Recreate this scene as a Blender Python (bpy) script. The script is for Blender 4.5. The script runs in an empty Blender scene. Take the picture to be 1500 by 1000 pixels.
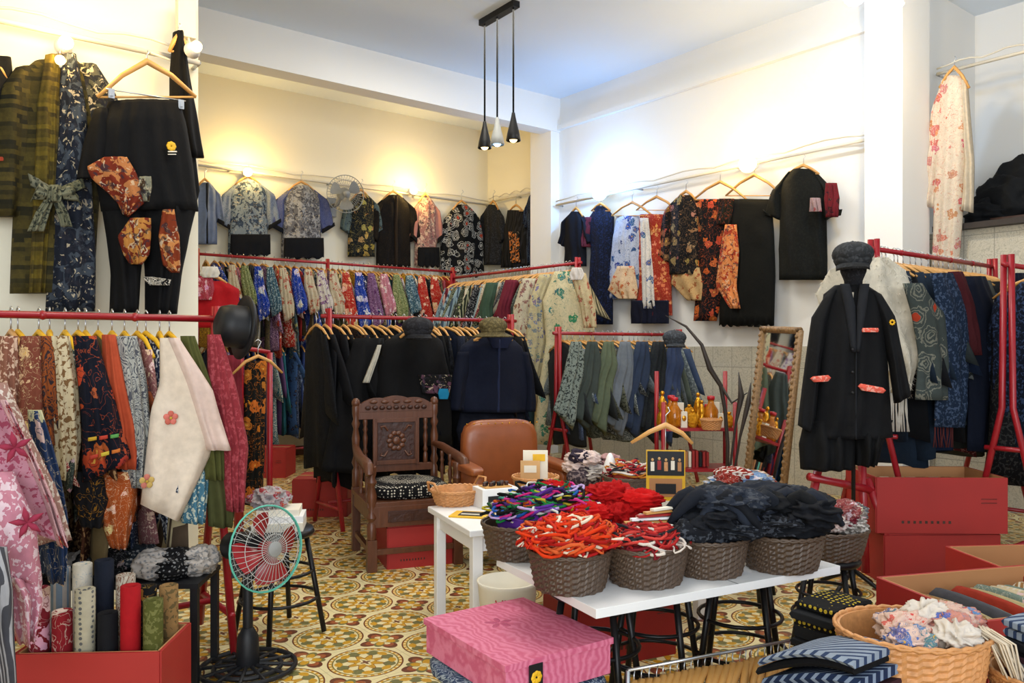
import bpy, math, random
from math import *
from mathutils import Vector, Matrix, noise
random.seed(11)
R=random.random
def U(a,b): return a+(b-a)*R()
F=1180.0; H=1.4; HY=510.0; A=radians(38.2); ca=cos(A); sa=sin(A)
CAM=Vector((0,0,H))
def W(px,py,d):
    u=(px-750)/F
    return Vector((d*(sa+ca*u), d*(ca-sa*u), H+(HY-py)/F*d))
def HZ(px,py,z): return W(px,py,F*(H-z)/(py-HY))
def FL(px,py): return HZ(px,py,0)
def C2(a,b,z=0): return Vector((a*ca+b*sa,-a*sa+b*ca,z))
def PL(px,py,pl):
    p,n=pl; r=W(px,py,1)-CAM
    return CAM+r*(n.dot(p-CAM)/n.dot(r))
def planeY(y): return (Vector((0,y,0)),Vector((0,-1,0)))
def planeX(x): return (Vector((x,0,0)),Vector((-1,0,0)))
def planeC(px,d,yaw=0):
    n=C2(sin(yaw),-cos(yaw)); return (W(px,HY,d),n)
def hx(s):
    v=[int(s[i:i+2],16)/255 for i in (0,2,4)]
    return tuple((c/12.92 if c<.04045 else ((c+.055)/1.055)**2.4) for c in v)

# ---------------- materials
def newmat(name):
    m=bpy.data.materials.new(name); m.use_nodes=True
    nt=m.node_tree; b=nt.nodes['Principled BSDF']; return m,nt,b
def N(nt,t,**k):
    n=nt.nodes.new(t)
    for a,v in k.items(): setattr(n,a,v)
    return n
def LK(nt,a,b): nt.links.new(a,b)
def MA(nt,op,a,b=None,c=None):
    n=nt.nodes.new('ShaderNodeMath'); n.operation=op
    for i,x in enumerate((a,b,c)):
        if x is None: continue
        if isinstance(x,(int,float)): n.inputs[i].default_value=x
        else: nt.links.new(x,n.inputs[i])
    return n.outputs[0]
def MIX(nt,f,a,b,mode='MIX'):
    n=nt.nodes.new('ShaderNodeMix'); n.data_type='RGBA'; n.blend_type=mode
    for s,x in ((n.inputs[0],f),(n.inputs[6],a),(n.inputs[7],b)):
        if isinstance(x,(int,float)): s.default_value=x
        elif isinstance(x,tuple): s.default_value=(x[0],x[1],x[2],1)
        else: nt.links.new(x,s)
    return n.outputs[2]
def simple(name,col,rough=.6,metal=0,var=.12,scale=6,stretch=None,bump=0,emit=None,es=0,spec=None):
    if isinstance(col,str): col=hx(col)
    m,nt,b=newmat(name)
    tc=N(nt,'ShaderNodeTexCoord'); src=tc.outputs['Object']
    if stretch:
        mp=N(nt,'ShaderNodeMapping'); mp.inputs['Scale'].default_value=stretch; LK(nt,src,mp.inputs[0]); src=mp.outputs[0]
    nz=N(nt,'ShaderNodeTexNoise'); nz.inputs['Scale'].default_value=scale; nz.inputs['Detail'].default_value=4
    LK(nt,src,nz.inputs['Vector'])
    c=MIX(nt,nz.outputs['Fac'],tuple(x*(1-var*1.6) for x in col),tuple(min(1,x*(1+var*1.6)) for x in col))
    LK(nt,c,b.inputs['Base Color'])
    b.inputs['Roughness'].default_value=rough; b.inputs['Metallic'].default_value=metal
    if spec is not None: b.inputs['Specular IOR Level'].default_value=spec
    if bump:
        bp=N(nt,'ShaderNodeBump'); bp.inputs['Strength'].default_value=bump; bp.inputs['Distance'].default_value=.01
        LK(nt,nz.outputs['Fac'],bp.inputs['Height']); LK(nt,bp.outputs[0],b.inputs['Normal'])
    return m
def fabric(kind):
    m,nt,b=newmat('fabric_'+kind)
    a1=N(nt,'ShaderNodeAttribute',attribute_name='col').outputs['Color']
    a2=N(nt,'ShaderNodeAttribute',attribute_name='col2').outputs['Color']
    tc=N(nt,'ShaderNodeTexCoord').outputs['Object']
    sx=N(nt,'ShaderNodeSeparateXYZ'); LK(nt,tc,sx.inputs[0]); X,Y,Z=sx.outputs
    XY=MA(nt,'ADD',X,Y)
    def noi(s,det=3,dist=0):
        n=N(nt,'ShaderNodeTexNoise'); n.inputs['Scale'].default_value=s; n.inputs['Detail'].default_value=det
        n.inputs['Distortion'].default_value=dist; LK(nt,tc,n.inputs['Vector']); return n
    def vor(s,rnd=1):
        n=N(nt,'ShaderNodeTexVoronoi'); n.inputs['Scale'].default_value=s; n.inputs['Randomness'].default_value=rnd
        w=noi(s*2.2,3); mx=N(nt,'ShaderNodeMix'); mx.data_type='VECTOR'; mx.inputs[0].default_value=.07 if rnd>.5 else 0
        LK(nt,tc,mx.inputs[4]); LK(nt,w.outputs['Color'],mx.inputs[5]); LK(nt,mx.outputs[1],n.inputs['Vector']); return n
    out=a1
    if kind in('floral','bigfloral'):
        s=19 if kind=='floral' else 10
        v=vor(s); sc=N(nt,'ShaderNodeSeparateColor'); LK(nt,v.outputs['Color'],sc.inputs[0])
        pn=noi(s*3.2,2); lim=MA(nt,'MULTIPLY_ADD',pn.outputs['Fac'],.55,.12)
        m1=MA(nt,'MULTIPLY',MA(nt,'LESS_THAN',v.outputs['Distance'],lim),MA(nt,'GREATER_THAN',sc.outputs[0],.35))
        fl=MIX(nt,.45,a2,v.outputs['Color'],'SOFT_LIGHT')
        ring=MA(nt,'MULTIPLY',m1,MA(nt,'LESS_THAN',MA(nt,'ABSOLUTE',MA(nt,'SUBTRACT',v.outputs['Distance'],.24)),.02))
        out=MIX(nt,m1,a1,fl); out=MIX(nt,MA(nt,'MULTIPLY',ring,.7),out,a1)
        cen=MA(nt,'MULTIPLY',m1,MA(nt,'LESS_THAN',v.outputs['Distance'],.09))
        out=MIX(nt,cen,out,hx('D8A84A'))
        n2=noi(s*1.5,2,1.5); br=MA(nt,'LESS_THAN',MA(nt,'ABSOLUTE',MA(nt,'SUBTRACT',n2.outputs['Fac'],.5)),.012)
        out=MIX(nt,MA(nt,'MULTIPLY',br,.6),out,a2)
    elif kind=='stripe':
        out=MIX(nt,MA(nt,'GREATER_THAN',MA(nt,'SINE',MA(nt,'MULTIPLY',XY,190)),.3),a1,a2)
    elif kind=='plaid':
        p=MA(nt,'GREATER_THAN',MA(nt,'SINE',MA(nt,'MULTIPLY',XY,110)),.55); q=MA(nt,'GREATER_THAN',MA(nt,'SINE',MA(nt,'MULTIPLY',Z,110)),.55)
        out=MIX(nt,MA(nt,'MULTIPLY',MA(nt,'ADD',p,q),.5),a1,a2)
    elif kind=='wavy':
        n2=noi(9,3,2.2)
        w=MA(nt,'GREATER_THAN',MA(nt,'SINE',MA(nt,'MULTIPLY',n2.outputs['Fac'],70)),.35); out=MIX(nt,w,a1,a2)
    elif kind=='speck':
        n2=noi(55,2,.5); out=MIX(nt,MA(nt,'GREATER_THAN',n2.outputs['Fac'],.55),a1,a2)
    elif kind=='dots':
        v=vor(55,.25); out=MIX(nt,MA(nt,'LESS_THAN',v.outputs['Distance'],.33),a1,a2)
    elif kind=='patch':
        br=N(nt,'ShaderNodeTexBrick'); cb=N(nt,'ShaderNodeCombineXYZ'); LK(nt,XY,cb.inputs[0]); LK(nt,Z,cb.inputs[1]); LK(nt,cb.outputs[0],br.inputs['Vector'])
        br.inputs['Scale'].default_value=11; br.inputs['Mortar Size'].default_value=.0; br.inputs['Bias'].default_value=0
        LK(nt,a1,br.inputs['Color1']); LK(nt,a2,br.inputs['Color2']); n2=noi(60,3,.5)
        out=MIX(nt,MA(nt,'MULTIPLY',n2.outputs['Fac'],.6),br.outputs['Color'],(.01,.01,.01))
    elif kind=='circles':
        v=vor(8,.6); s=MA(nt,'SINE',MA(nt,'MULTIPLY',v.outputs['Distance'],42)); out=MIX(nt,MA(nt,'MULTIPLY',MA(nt,'GREATER_THAN',s,.2),MA(nt,'LESS_THAN',v.outputs['Distance'],.5)),a1,a2)
        sc=N(nt,'ShaderNodeSeparateColor'); LK(nt,v.outputs['Color'],sc.inputs[0])
        out=MIX(nt,MA(nt,'MULTIPLY',MA(nt,'LESS_THAN',v.outputs['Distance'],.2),MA(nt,'GREATER_THAN',sc.outputs[0],.5)),out,hx('A83A22'))
    elif kind=='paint':
        n2=noi(13,7,1.4); out=MIX(nt,MA(nt,'GREATER_THAN',n2.outputs['Fac'],.53),a1,a2)
        n3=noi(22,4,.8); out=MIX(nt,MA(nt,'MULTIPLY',MA(nt,'GREATER_THAN',n3.outputs['Fac'],.58),.75),out,(.02,.02,.03))
        n4=noi(30,4,1.2); out=MIX(nt,MA(nt,'MULTIPLY',MA(nt,'GREATER_THAN',n4.outputs['Fac'],.62),.6),out,hx('D8C8A8'))
    f=noi(30,4); out=MIX(nt,MA(nt,'MULTIPLY',f.outputs['Fac'],.35),out,(.0,.0,.0),'MIX')
    LK(nt,out,b.inputs['Base Color']); b.inputs['Roughness'].default_value=.85; b.inputs['Specular IOR Level'].default_value=.2
    bp=N(nt,'ShaderNodeBump'); bp.inputs['Strength'].default_value=.35; bp.inputs['Distance'].default_value=.01
    ff=noi(18,5,.6); LK(nt,ff.outputs['Fac'],bp.inputs['Height']); LK(nt,bp.outputs[0],b.inputs['Normal'])
    return m
KINDS=['plain','floral','bigfloral','stripe','plaid','wavy','speck','dots','patch','circles','paint']
FB={k:fabric(k) for k in KINDS}
M=dict(
 wall=simple('wall_plaster','E6E5E2',.85,var=.02,scale=1.2,bump=.05),
 wallb=simple('wall_plaster_warm','E9E3CE',.85,var=.02,scale=1.2,bump=.05),
 ceil=simple('ceiling_paint','DCE6F2',.9,var=.015,scale=1),
 red=simple('red_lacquer','92141F',.35,var=.15,scale=20),
 redbox=simple('red_cardboard','981C18',.6,var=.1,scale=4),
 card=simple('brown_cardboard','A9764A',.8,var=.08,scale=5),
 woodlt=simple('beech_wood','C4914F',.45,var=.1,scale=8,stretch=(1,1,6)),
 wood=simple('carved_teak','56301C',.38,var=.3,scale=7,stretch=(6,6,1),bump=.2),
 wooddk=simple('carved_teak_dark','371A0F',.45,var=.3,scale=30,bump=.5),
 leather=simple('brown_leather','86461E',.35,var=.15,scale=12,bump=.15),
 white=simple('white_paint','E2E2E2',.45,var=.03,scale=5),
 black=simple('black_metal','101012',.4,var=.1,scale=8,spec=.3),
 blackp=simple('black_plastic','16171A',.5,var=.1,scale=8,spec=.3),
 steel=simple('steel_wire','BFC2C6',.3,metal=.9,var=.03),
 wickd=simple('dark_wicker','4B3A2C',.5,var=.35,scale=90),
 wickl=simple('light_rattan','BC8450',.55,var=.25,scale=60),
 mint=simple('mint_wire','57AF9A',.4,var=.05),
 fred=simple('fan_blade_red','8E1018',.35,var=.05),
 fred2=simple('bright_red_plastic','B01420',.35,var=.05),
 gray=simple('gray_plastic','8E908E',.4,var=.05),
 lgray=simple('light_gray_wire','A6A8A4',.4,var=.05),
 gold=simple('gold_foil','D09020',.25,metal=.7,var=.4,scale=40),
 frame=simple('carved_frame','8B6B45',.5,var=.4,scale=60,bump=.8),
 pipe=simple('cream_conduit','CFC8B8',.5,var=.05),
 paper=simple('paper','DDD6C4',.8,var=.05,scale=9),
 yellow=simple('yellow_print','D9A80F',.6,var=.15,scale=20),
 darkwood=simple('driftwood','2A211C',.6,var=.3,scale=15),
 jar=simple('amber_jar','A8620F',.15,var=.5,scale=30),
 cork=simple('cork','C49A66',.8),
 green=simple('green_plastic','5FAF9A',.5),
 pinkd=simple('maple_print','A84466',.7),
 pinkh=simple('pink_hanger','C88090',.5),
)
mm,nt,b=newmat('mirror_glass'); b.inputs['Metallic'].default_value=1; b.inputs['Roughness'].default_value=.03
nz=N(nt,'ShaderNodeTexNoise'); LK(nt,MIX(nt,nz.outputs['Fac'],(.72,.74,.76),(.8,.8,.8)),b.inputs['Base Color']); M['mirror']=mm
def emis(name,c,s):
    m,nt,b=newmat(name); b.inputs['Base Color'].default_value=(*c,1); b.inputs['Emission Color'].default_value=(*c,1); b.inputs['Emission Strength'].default_value=s; return m
M['warm']=emis('bulb_warm',(1,.72,.28),9); M['cool']=emis('bulb_cool',(.42,.72,1),10)

# ---------------- mesh builder
class MB:
    def __init__(s): s.v=[];s.f=[];s.mi=[];s.sm=[];s.c=[];s.c2=[];s.mats=[]; s.M=Matrix()
    def add(s,vs,fs,m,sm=False,col=(.5,.5,.5),col2=(.5,.5,.5)):
        if isinstance(m,str): m=FB[m] if m in FB else M[m]
        if m not in s.mats: s.mats.append(m)
        k=s.mats.index(m); o=len(s.v)
        for p in vs:
            s.v.append(tuple(s.M@Vector(p))); s.c.append(col); s.c2.append(col2)
        for f in fs: s.f.append([i+o for i in f]); s.mi.append(k); s.sm.append(sm)
    def box(s,c,d,m,rz=0,**k):
        x,y,z=d[0]/2,d[1]/2,d[2]/2; q=Matrix.Rotation(rz,3,'Z'); c=Vector(c)
        vs=[c+q@Vector((a*x,b_*y,e*z)) for e in(-1,1) for a,b_ in((-1,-1),(1,-1),(1,1),(-1,1))]
        s.add(vs,[(3,2,1,0),(4,5,6,7),(0,1,5,4),(1,2,6,5),(2,3,7,6),(3,0,4,7)],m,**k)
    def tube(s,pts,r,m,n=7,closed=False,**k):
        pts=[Vector(p) for p in pts]; L=len(pts); rr=r if isinstance(r,(list,tuple)) else [r]*L
        vs=[];fs=[];pu=None
        for i,p in enumerate(pts):
            a=pts[(i-1)%L] if (closed or i>0) else p; b_=pts[(i+1)%L] if (closed or i<L-1) else p
            t=(b_-a); t=t.normalized() if t.length>1e-9 else Vector((0,0,1))
            if pu is None:
                pu=t.cross(Vector((0,0,1))); 
                if pu.length<.1: pu=t.cross(Vector((1,0,0)))
            u=(pu-t*pu.dot(t)); u=u.normalized() if u.length>1e-6 else t.orthogonal().normalized(); pu=u; w=t.cross(u)
            for j in range(n):
                an=2*pi*j/n; vs.append(p+(u*cos(an)+w*sin(an))*rr[i])
        for i in range(L if closed else L-1):
            i2=(i+1)%L
            for j in range(n): j2=(j+1)%n; fs.append((i*n+j,i*n+j2,i2*n+j2,i2*n+j))
        if not closed: fs.append(tuple(range(n))[::-1]); fs.append(tuple((L-1)*n+j for j in range(n)))
        s.add(vs,fs,m,sm=True,**k)
    def lathe(s,prof,c,m,n=20,axis=None,cap=True,**k):
        c=Vector(c); q=Matrix.Identity(3)
        if axis is not None: q=Vector((0,0,1)).rotation_difference(Vector(axis)).to_matrix()
        vs=[];fs=[]
        for r,z in prof:
            for j in range(n): vs.append(c+q@Vector((r*cos(2*pi*j/n),r*sin(2*pi*j/n),z)))
        for i in range(len(prof)-1):
            for j in range(n): j2=(j+1)%n; fs.append((i*n+j,i*n+j2,(i+1)*n+j2,(i+1)*n+j))
        if cap: fs.append(tuple(range(n))[::-1]); fs.append(tuple((len(prof)-1)*n+j for j in range(n)))
        s.add(vs,fs,m,sm=True,**k)
    def sph(s,c,r,m,nu=14,nv=9,fn=None,rz=0,**k):
        if not isinstance(r,(tuple,list)): r=(r,r,r)
        q=Matrix.Rotation(rz,3,'Z'); c=Vector(c); vs=[];fs=[]
        for i in range(nv+1):
            ph=pi*i/nv
            for j in range(nu):
                th=2*pi*j/nu; d=Vector((sin(ph)*cos(th),sin(ph)*sin(th),cos(ph)))
                sc=fn(d) if fn else 1
                vs.append(c+q@Vector((d.x*r[0],d.y*r[1],d.z*r[2]))*sc)
        for i in range(nv):
            for j in range(nu): j2=(j+1)%nu; fs.append((i*nu+j,(i+1)*nu+j,(i+1)*nu+j2,i*nu+j2))
        s.add(vs,fs,m,sm=True,**k)
    def panel(s,pl,rows,m,th=.05,amp=.015,fr=3,nx=22,ny=16,off=0,col=(.5,.5,.5),col2=(.5,.5,.5),ph=None,hem=0):
        rw=[(r[0],r[2],r[1],r[2]) if len(r)==3 else r for r in rows]
        n=pl[1]; ph=U(0,6) if ph is None else ph
        fr_=[];bk=[]
        for i in range(ny+1):
            t=i/ny; k=t*(len(rw)-1); a=min(int(k),len(rw)-2); q=k-a
            r=[rw[a][z]*(1-q)+rw[a+1][z]*q for z in range(4)]
            for j in range(nx+1):
                u=j/nx; px=r[0]*(1-u)+r[2]*u; py=r[1]*(1-u)+r[3]*u
                if hem and i==ny: py+=hem*sin(fr*2*pi*u+ph)
                p=PL(px,py,pl)
                o=th*sqrt(max(0,sin(pi*u)))*(.6+.4*min(1,t*3))+amp*(.25+.75*t)*sin(fr*2*pi*(u+.07*sin(5*u+ph))+ph+1.5*sin(t*3+ph))*min(1,6*u,6*(1-u))
                o+=amp*1.2*noise.noise(p*6)
                fr_.append(p+n*(off+max(o,.0)+.008)); bk.append(p+n*off)
        K=(nx+1)*(ny+1); fs=[]
        for i in range(ny):
            for j in range(nx):
                a=i*(nx+1)+j; b_=a+nx+1; fs.append((a,b_,b_+1,a+1)); fs.append((K+a,K+a+1,K+b_+1,K+b_))
        for j in range(nx):
            fs.append((j,j+1,K+j+1,K+j)); a=ny*(nx+1)+j; fs.append((a,K+a,K+a+1,a+1))
        for i in range(ny):
            a=i*(nx+1); b_=a+nx+1; fs.append((a,K+a,K+b_,b_)); a+=nx; b_+=nx; fs.append((a,b_,K+b_,K+a))
        s.add(fr_+bk,fs,m,sm=True,col=col,col2=col2)
    def done(s,name,bevel=0):
        me=bpy.data.meshes.new(name); me.from_pydata(s.v,[],s.f)
        for m in s.mats: me.materials.append(m)
        me.polygons.foreach_set('material_index',s.mi); me.polygons.foreach_set('use_smooth',s.sm)
        for nm,dat in(('col',s.c),('col2',s.c2)):
            a=me.color_attributes.new(nm,'FLOAT_COLOR','POINT'); fl=[]
            for c in dat: fl+=[c[0],c[1],c[2],1]
            a.data.foreach_set('color',fl)
        me.update(); o=bpy.data.objects.new(name,me); bpy.context.collection.objects.link(o)
        if bevel:
            bm=o.modifiers.new('bevel','BEVEL'); bm.width=bevel; bm.segments=2; bm.limit_method='ANGLE'; bm.angle_limit=radians(50)
        return o

# ---------------- room
XR=7.2; YB=10.05; XC=7.43; YL=4.9; XL=1.49; CZ=4.75
m,nt,b=newmat('encaustic_tile_floor'); tc=N(nt,'ShaderNodeTexCoord').outputs['Object']; sx=N(nt,'ShaderNodeSeparateXYZ'); LK(nt,tc,sx.inputs[0])
TS=.38
def cell(o,off):
    return MA(nt,'SUBTRACT',MA(nt,'FRACT',MA(nt,'ADD',MA(nt,'DIVIDE',o,TS),off)),.5)
def polar(off):
    x=cell(sx.outputs[0],off+20); y=cell(sx.outputs[1],off+20)
    r=MA(nt,'SQRT',MA(nt,'ADD',MA(nt,'MULTIPLY',x,x),MA(nt,'MULTIPLY',y,y))); t=MA(nt,'ARCTAN2',y,x); return x,y,r,t
x1,y1,r1,t1=polar(0); x2,y2,r2,t2=polar(.5)
cream=hx('E6D8A6'); ochre=hx('C8951F'); brown=hx('66301C'); olive=hx('6E6E42'); 
def lt(a,b_): return MA(nt,'LESS_THAN',a,b_)
def band(r,c,w): return lt(MA(nt,'ABSOLUTE',MA(nt,'SUBTRACT',r,c)),w)
def cosk(t,k,ph=0): return MA(nt,'COSINE',MA(nt,'MULTIPLY_ADD',t,k,ph))
col=MIX(nt,0,cream,cream)
col=MIX(nt,lt(r1,.43),col,ochre); col=MIX(nt,lt(r1,.385),col,cream)
col=MIX(nt,MA(nt,'MULTIPLY',band(r1,.408,.014),MA(nt,'GREATER_THAN',cosk(t1,32),0)),col,cream)
col=MIX(nt,band(r1,.435,.009),col,brown); col=MIX(nt,band(r1,.38,.007),col,olive)
pet=lt(MA(nt,'ABSOLUTE',MA(nt,'SUBTRACT',r1,.285)),MA(nt,'MULTIPLY',MA(nt,'SUBTRACT',MA(nt,'ABSOLUTE',cosk(t1,4)),.3),.11))
col=MIX(nt,pet,col,olive)
pet=lt(MA(nt,'ABSOLUTE',MA(nt,'SUBTRACT',r1,.31)),MA(nt,'MULTIPLY',MA(nt,'SUBTRACT',MA(nt,'ABSOLUTE',cosk(t1,4,pi/2)),.55),.11))
col=MIX(nt,pet,col,ochre)
st=lt(r1,MA(nt,'MULTIPLY_ADD',cosk(t1,8),.05,.18)); col=MIX(nt,st,col,brown)
st=lt(r1,MA(nt,'MULTIPLY_ADD',cosk(t1,8),.05,.165)); col=MIX(nt,st,col,ochre)
col=MIX(nt,lt(r1,MA(nt,'MULTIPLY_ADD',cosk(t1,4),.03,.085)),col,cream); col=MIX(nt,lt(r1,MA(nt,'MULTIPLY_ADD',cosk(t1,4),.02,.045)),col,brown)
crn=MA(nt,'GREATER_THAN',r1,.445)
leaf=MA(nt,'MULTIPLY',crn,lt(r2,MA(nt,'MULTIPLY_ADD',MA(nt,'ABSOLUTE',cosk(t2,2)),.24,.06))); col=MIX(nt,leaf,col,brown)
leaf=MA(nt,'MULTIPLY',crn,lt(r2,MA(nt,'MULTIPLY_ADD',MA(nt,'ABSOLUTE',cosk(t2,2)),.19,.04))); col=MIX(nt,leaf,col,hx('9A4E28'))
leaf=MA(nt,'MULTIPLY',crn,lt(r2,MA(nt,'MULTIPLY_ADD',MA(nt,'ABSOLUTE',cosk(t2,2)),.13,.03))); col=MIX(nt,leaf,col,cream)
leaf=MA(nt,'MULTIPLY',crn,lt(r2,MA(nt,'MULTIPLY_ADD',MA(nt,'ABSOLUTE',cosk(t2,2,pi/2)),.20,.02))); col=MIX(nt,leaf,col,olive)
leaf=MA(nt,'MULTIPLY',crn,lt(r2,MA(nt,'MULTIPLY_ADD',MA(nt,'ABSOLUTE',cosk(t2,2,pi/2)),.16,.01))); col=MIX(nt,leaf,col,ochre)
col=MIX(nt,lt(r2,.055),col,cream)
g=MA(nt,'MAXIMUM',MA(nt,'GREATER_THAN',MA(nt,'ABSOLUTE',MA(nt,'SUBTRACT',MA(nt,'FRACT',MA(nt,'DIVIDE',sx.outputs[0],TS/2)),.5)),.493),MA(nt,'GREATER_THAN',MA(nt,'ABSOLUTE',MA(nt,'SUBTRACT',MA(nt,'FRACT',MA(nt,'DIVIDE',sx.outputs[1],TS/2)),.5)),.493))
col=MIX(nt,MA(nt,'MULTIPLY',g,.5),col,hx('7A6A48'))
nz=N(nt,'ShaderNodeTexNoise'); nz.inputs['Scale'].default_value=3; LK(nt,tc,nz.inputs['Vector']); col=MIX(nt,MA(nt,'MULTIPLY',nz.outputs['Fac'],.2),col,(.2,.13,.06))
LK(nt,col,b.inputs['Base Color']); b.inputs['Roughness'].default_value=.3; M['floor']=m
m,nt,b=newmat('wainscot_tile'); tc=N(nt,'ShaderNodeTexCoord').outputs['Object']; sx=N(nt,'ShaderNodeSeparateXYZ'); LK(nt,tc,sx.inputs[0])
cb=N(nt,'ShaderNodeCombineXYZ'); LK(nt,MA(nt,'ADD',sx.outputs[0],sx.outputs[1]),cb.inputs[0]); LK(nt,sx.outputs[2],cb.inputs[1])
br=N(nt,'ShaderNodeTexBrick'); br.offset=0; LK(nt,cb.outputs[0],br.inputs['Vector']); br.inputs['Scale'].default_value=1; br.inputs['Brick Width'].default_value=.25; br.inputs['Row Height'].default_value=.4; br.inputs['Mortar Size'].default_value=.004
br.inputs['Color1'].default_value=(*hx('C8C2B0'),1); br.inputs['Color2'].default_value=(*hx('BEB8A8'),1); br.inputs['Mortar'].default_value=(*hx('9A968A'),1)
nz=N(nt,'ShaderNodeTexNoise'); nz.inputs['Scale'].default_value=10; nz.inputs['Distortion'].default_value=2; LK(nt,tc,nz.inputs['Vector'])
LK(nt,MIX(nt,MA(nt,'MULTIPLY',MA(nt,'GREATER_THAN',MA(nt,'SINE',MA(nt,'MULTIPLY',nz.outputs['Fac'],40)),.6),.45),br.outputs[0],hx('8E8C82')),b.inputs['Base Color']); b.inputs['Roughness'].default_value=.25; M['tile']=m

def slab(name,x0,x1,y0,y1,z0,z1,m):
    o=MB(); o.box(((x0+x1)/2,(y0+y1)/2,(z0+z1)/2),(x1-x0,y1-y0,z1-z0),m); return o.done(name)
slab('floor',-4,10,-4,YB+.2,-.1,0,'floor')
slab('ceiling',-4,10,-4,YB+.2,CZ,CZ+.1,'ceil')
slab('wall_back',XL-.2,XC+.2,YB,YB+.2,0,CZ,'wallb')
slab('wall_left',-4,XL,YL,YL+.2,0,CZ,'wallb')
slab('wall_left_return',XL-.2,XL,YL+.2,YB,0,CZ,'wallb')
slab('wall_recess',XC,XC+.2,8.25,YB,0,CZ,'wallb')
slab('wall_right',XR,XR+.2,3.72,8.25,0,CZ,'wall')
slab('wall_column',6.95,7.45,3.38,3.72,0,CZ,'wall')
slab('wall_niche_lower',7.6,7.75,-4,3.5,0,2.45,'tile')
slab('wall_niche_upper',8.7,8.9,-4,3.6,2.5,CZ,'wall')
slab('wall_niche_side',7.45,8.9,3.5,3.72,0,CZ,'wall')
slab('trim_niche_shelf',7.5,8.7,-4,3.38,2.45,2.5,'darkwood')
slab('wall_side',-4.2,-4,-4,YL+.2,0,CZ,'wallb')
slab('beam_back',XL,XC,8.1,8.35,4.3,CZ,'wall')
slab('wall_pillar',7.05,XC,8.12,8.55,0,CZ,'wall')
slab('trim_right_cornice',XR-.06,XR,3.72,8.12,4.32,4.38,'wall')
slab('trim_right_wainscot',XR-.02,XR,3.72,8.12,0,1.42,'tile')
slab('baseboard_back',XL,XC,YB-.02,YB,0,.12,'wood')

# ---------------- rails & bulbs
def rail(name,a,b_,hang=True):
    o=MB(); a=Vector(a); b_=Vector(b_); o.tube([a,b_],.016,'pipe'); d=(b_-a); n=max(2,int(d.length/1.1))
    pts=[a+d*(i/20)+Vector((0,0,.04+.04*abs(sin(i*.8)))) for i in range(21)]
    o.tube(pts,.008,'pipe')
    wn=Vector((0,1,0)) if abs(d.x)>abs(d.y) else Vector((1,0,0))
    for i in range(n+1):
        p=a+d*(i/n); o.tube([p+wn*.12,p],.012,'steel'); 
    o.done(name)
rail('hanging_rail_left',(-1.2,YL-.12,3.05),(XL-.03,YL-.12,3.05))
rail('hanging_rail_back',(XL+.6,YB-.12,3.6),(XC-.03,YB-.12,3.6))
rail('hanging_rail_recess',(XC-.12,8.6,3.62),(XC-.12,YB-.2,3.62))
rail('hanging_rail_right',(XR-.12,3.76,3.3),(XR-.12,8.05,3.3))
rail('hanging_rail_niche',(7.75,1.5,3.95),(7.75,3.45,3.95))
def light(name,loc,col,e,r=.06):
    l=bpy.data.lights.new(name,'POINT'); l.energy=e; l.color=col; l.shadow_soft_size=r
    o=bpy.data.objects.new(name,l); o.location=loc; bpy.context.collection.objects.link(o); return o
def bulb(px,py,pl,warm=True,e=30,r=.06):
    p=PL(px,py,pl); n=pl[1]
    o=MB(); m='warm' if warm else 'cool'
    o.sph(p,r,m); o.lathe([(.03,0),(.035,.03),(.045,.06),(.03,.09)],p-n*r*0.7,'white',axis=-n); o.tube([p-n*.1,p-n*.17],.012,'white')
    ob=o.done('spotlight_lamp')
    c=(1,.66,.22) if warm else (.22,.5,1)
    l=light('spotlight_glow',p+n*.1+Vector((0,0,.05)),c,e); l.parent=ob
pb=planeY(YB-.22); pr=planeX(XR-.22); pleft=planeY(YL-.22)
bulb(363,252,pb,e=30,r=.055); bulb(606,279,pb,e=30,r=.055); bulb(878,283,pr,False,e=60,r=.09); bulb(1095,240,pr,e=34,r=.09)
bulb(97,62,pleft,e=12,r=.035); bulb(288,68,planeY(YL-.35),e=8,r=.03); bulb(88,88,planeY(YL-.27),e=5,r=.025)

# ---------------- pendant lamp
o=MB(); a=W(710,38,8.2); b_=W(752,10,7.8); a.z=b_.z=CZ-.03
dv=(b_-a); o.box((a+b_)/2,(dv.length+.1,.08,.06),'black',rz=atan2(dv.y,dv.x))
for f_,px,top,mt in((.0,706,178,'black'),(.45,724,172,'gray'),(1,742,165,'black')):
    p=a+dv*f_; d=(p.x*sa+p.y*ca); zt=H+(HY-top)/F*d
    o.tube([p,(p.x,p.y,zt)],.009,'plain',n=6,col=(.004,.004,.004))
    o.lathe([(.015,0),(.022,-.04),(.035,-.1),(.06,-.2),(.072,-.27),(.066,-.275),(.05,-.2)],(p.x,p.y,zt),mt,cap=False)
    o.sph((p.x,p.y,zt-.25),.04,'warm' if mt=='black' else 'cool')
o.done('pendant_lamp')
for px,py,w in((1252,-8,0),(1302,14,1)):
    p=W(px,py,6.2); o=MB(); o.tube([(p.x,p.y,CZ),(p.x,p.y,p.z+.16)],.012,'white'); o.lathe([(.04,.2),(.06,.1),(.11,.03)],p,'white',cap=False); o.sph(p,.085,'warm' if w else 'cool')
    ob=o.done('ceiling_lamp'); light('ceiling_lamp_glow',p-Vector((0,0,.2)),(1,.7,.3) if w else (.45,.68,1),60)

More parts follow.
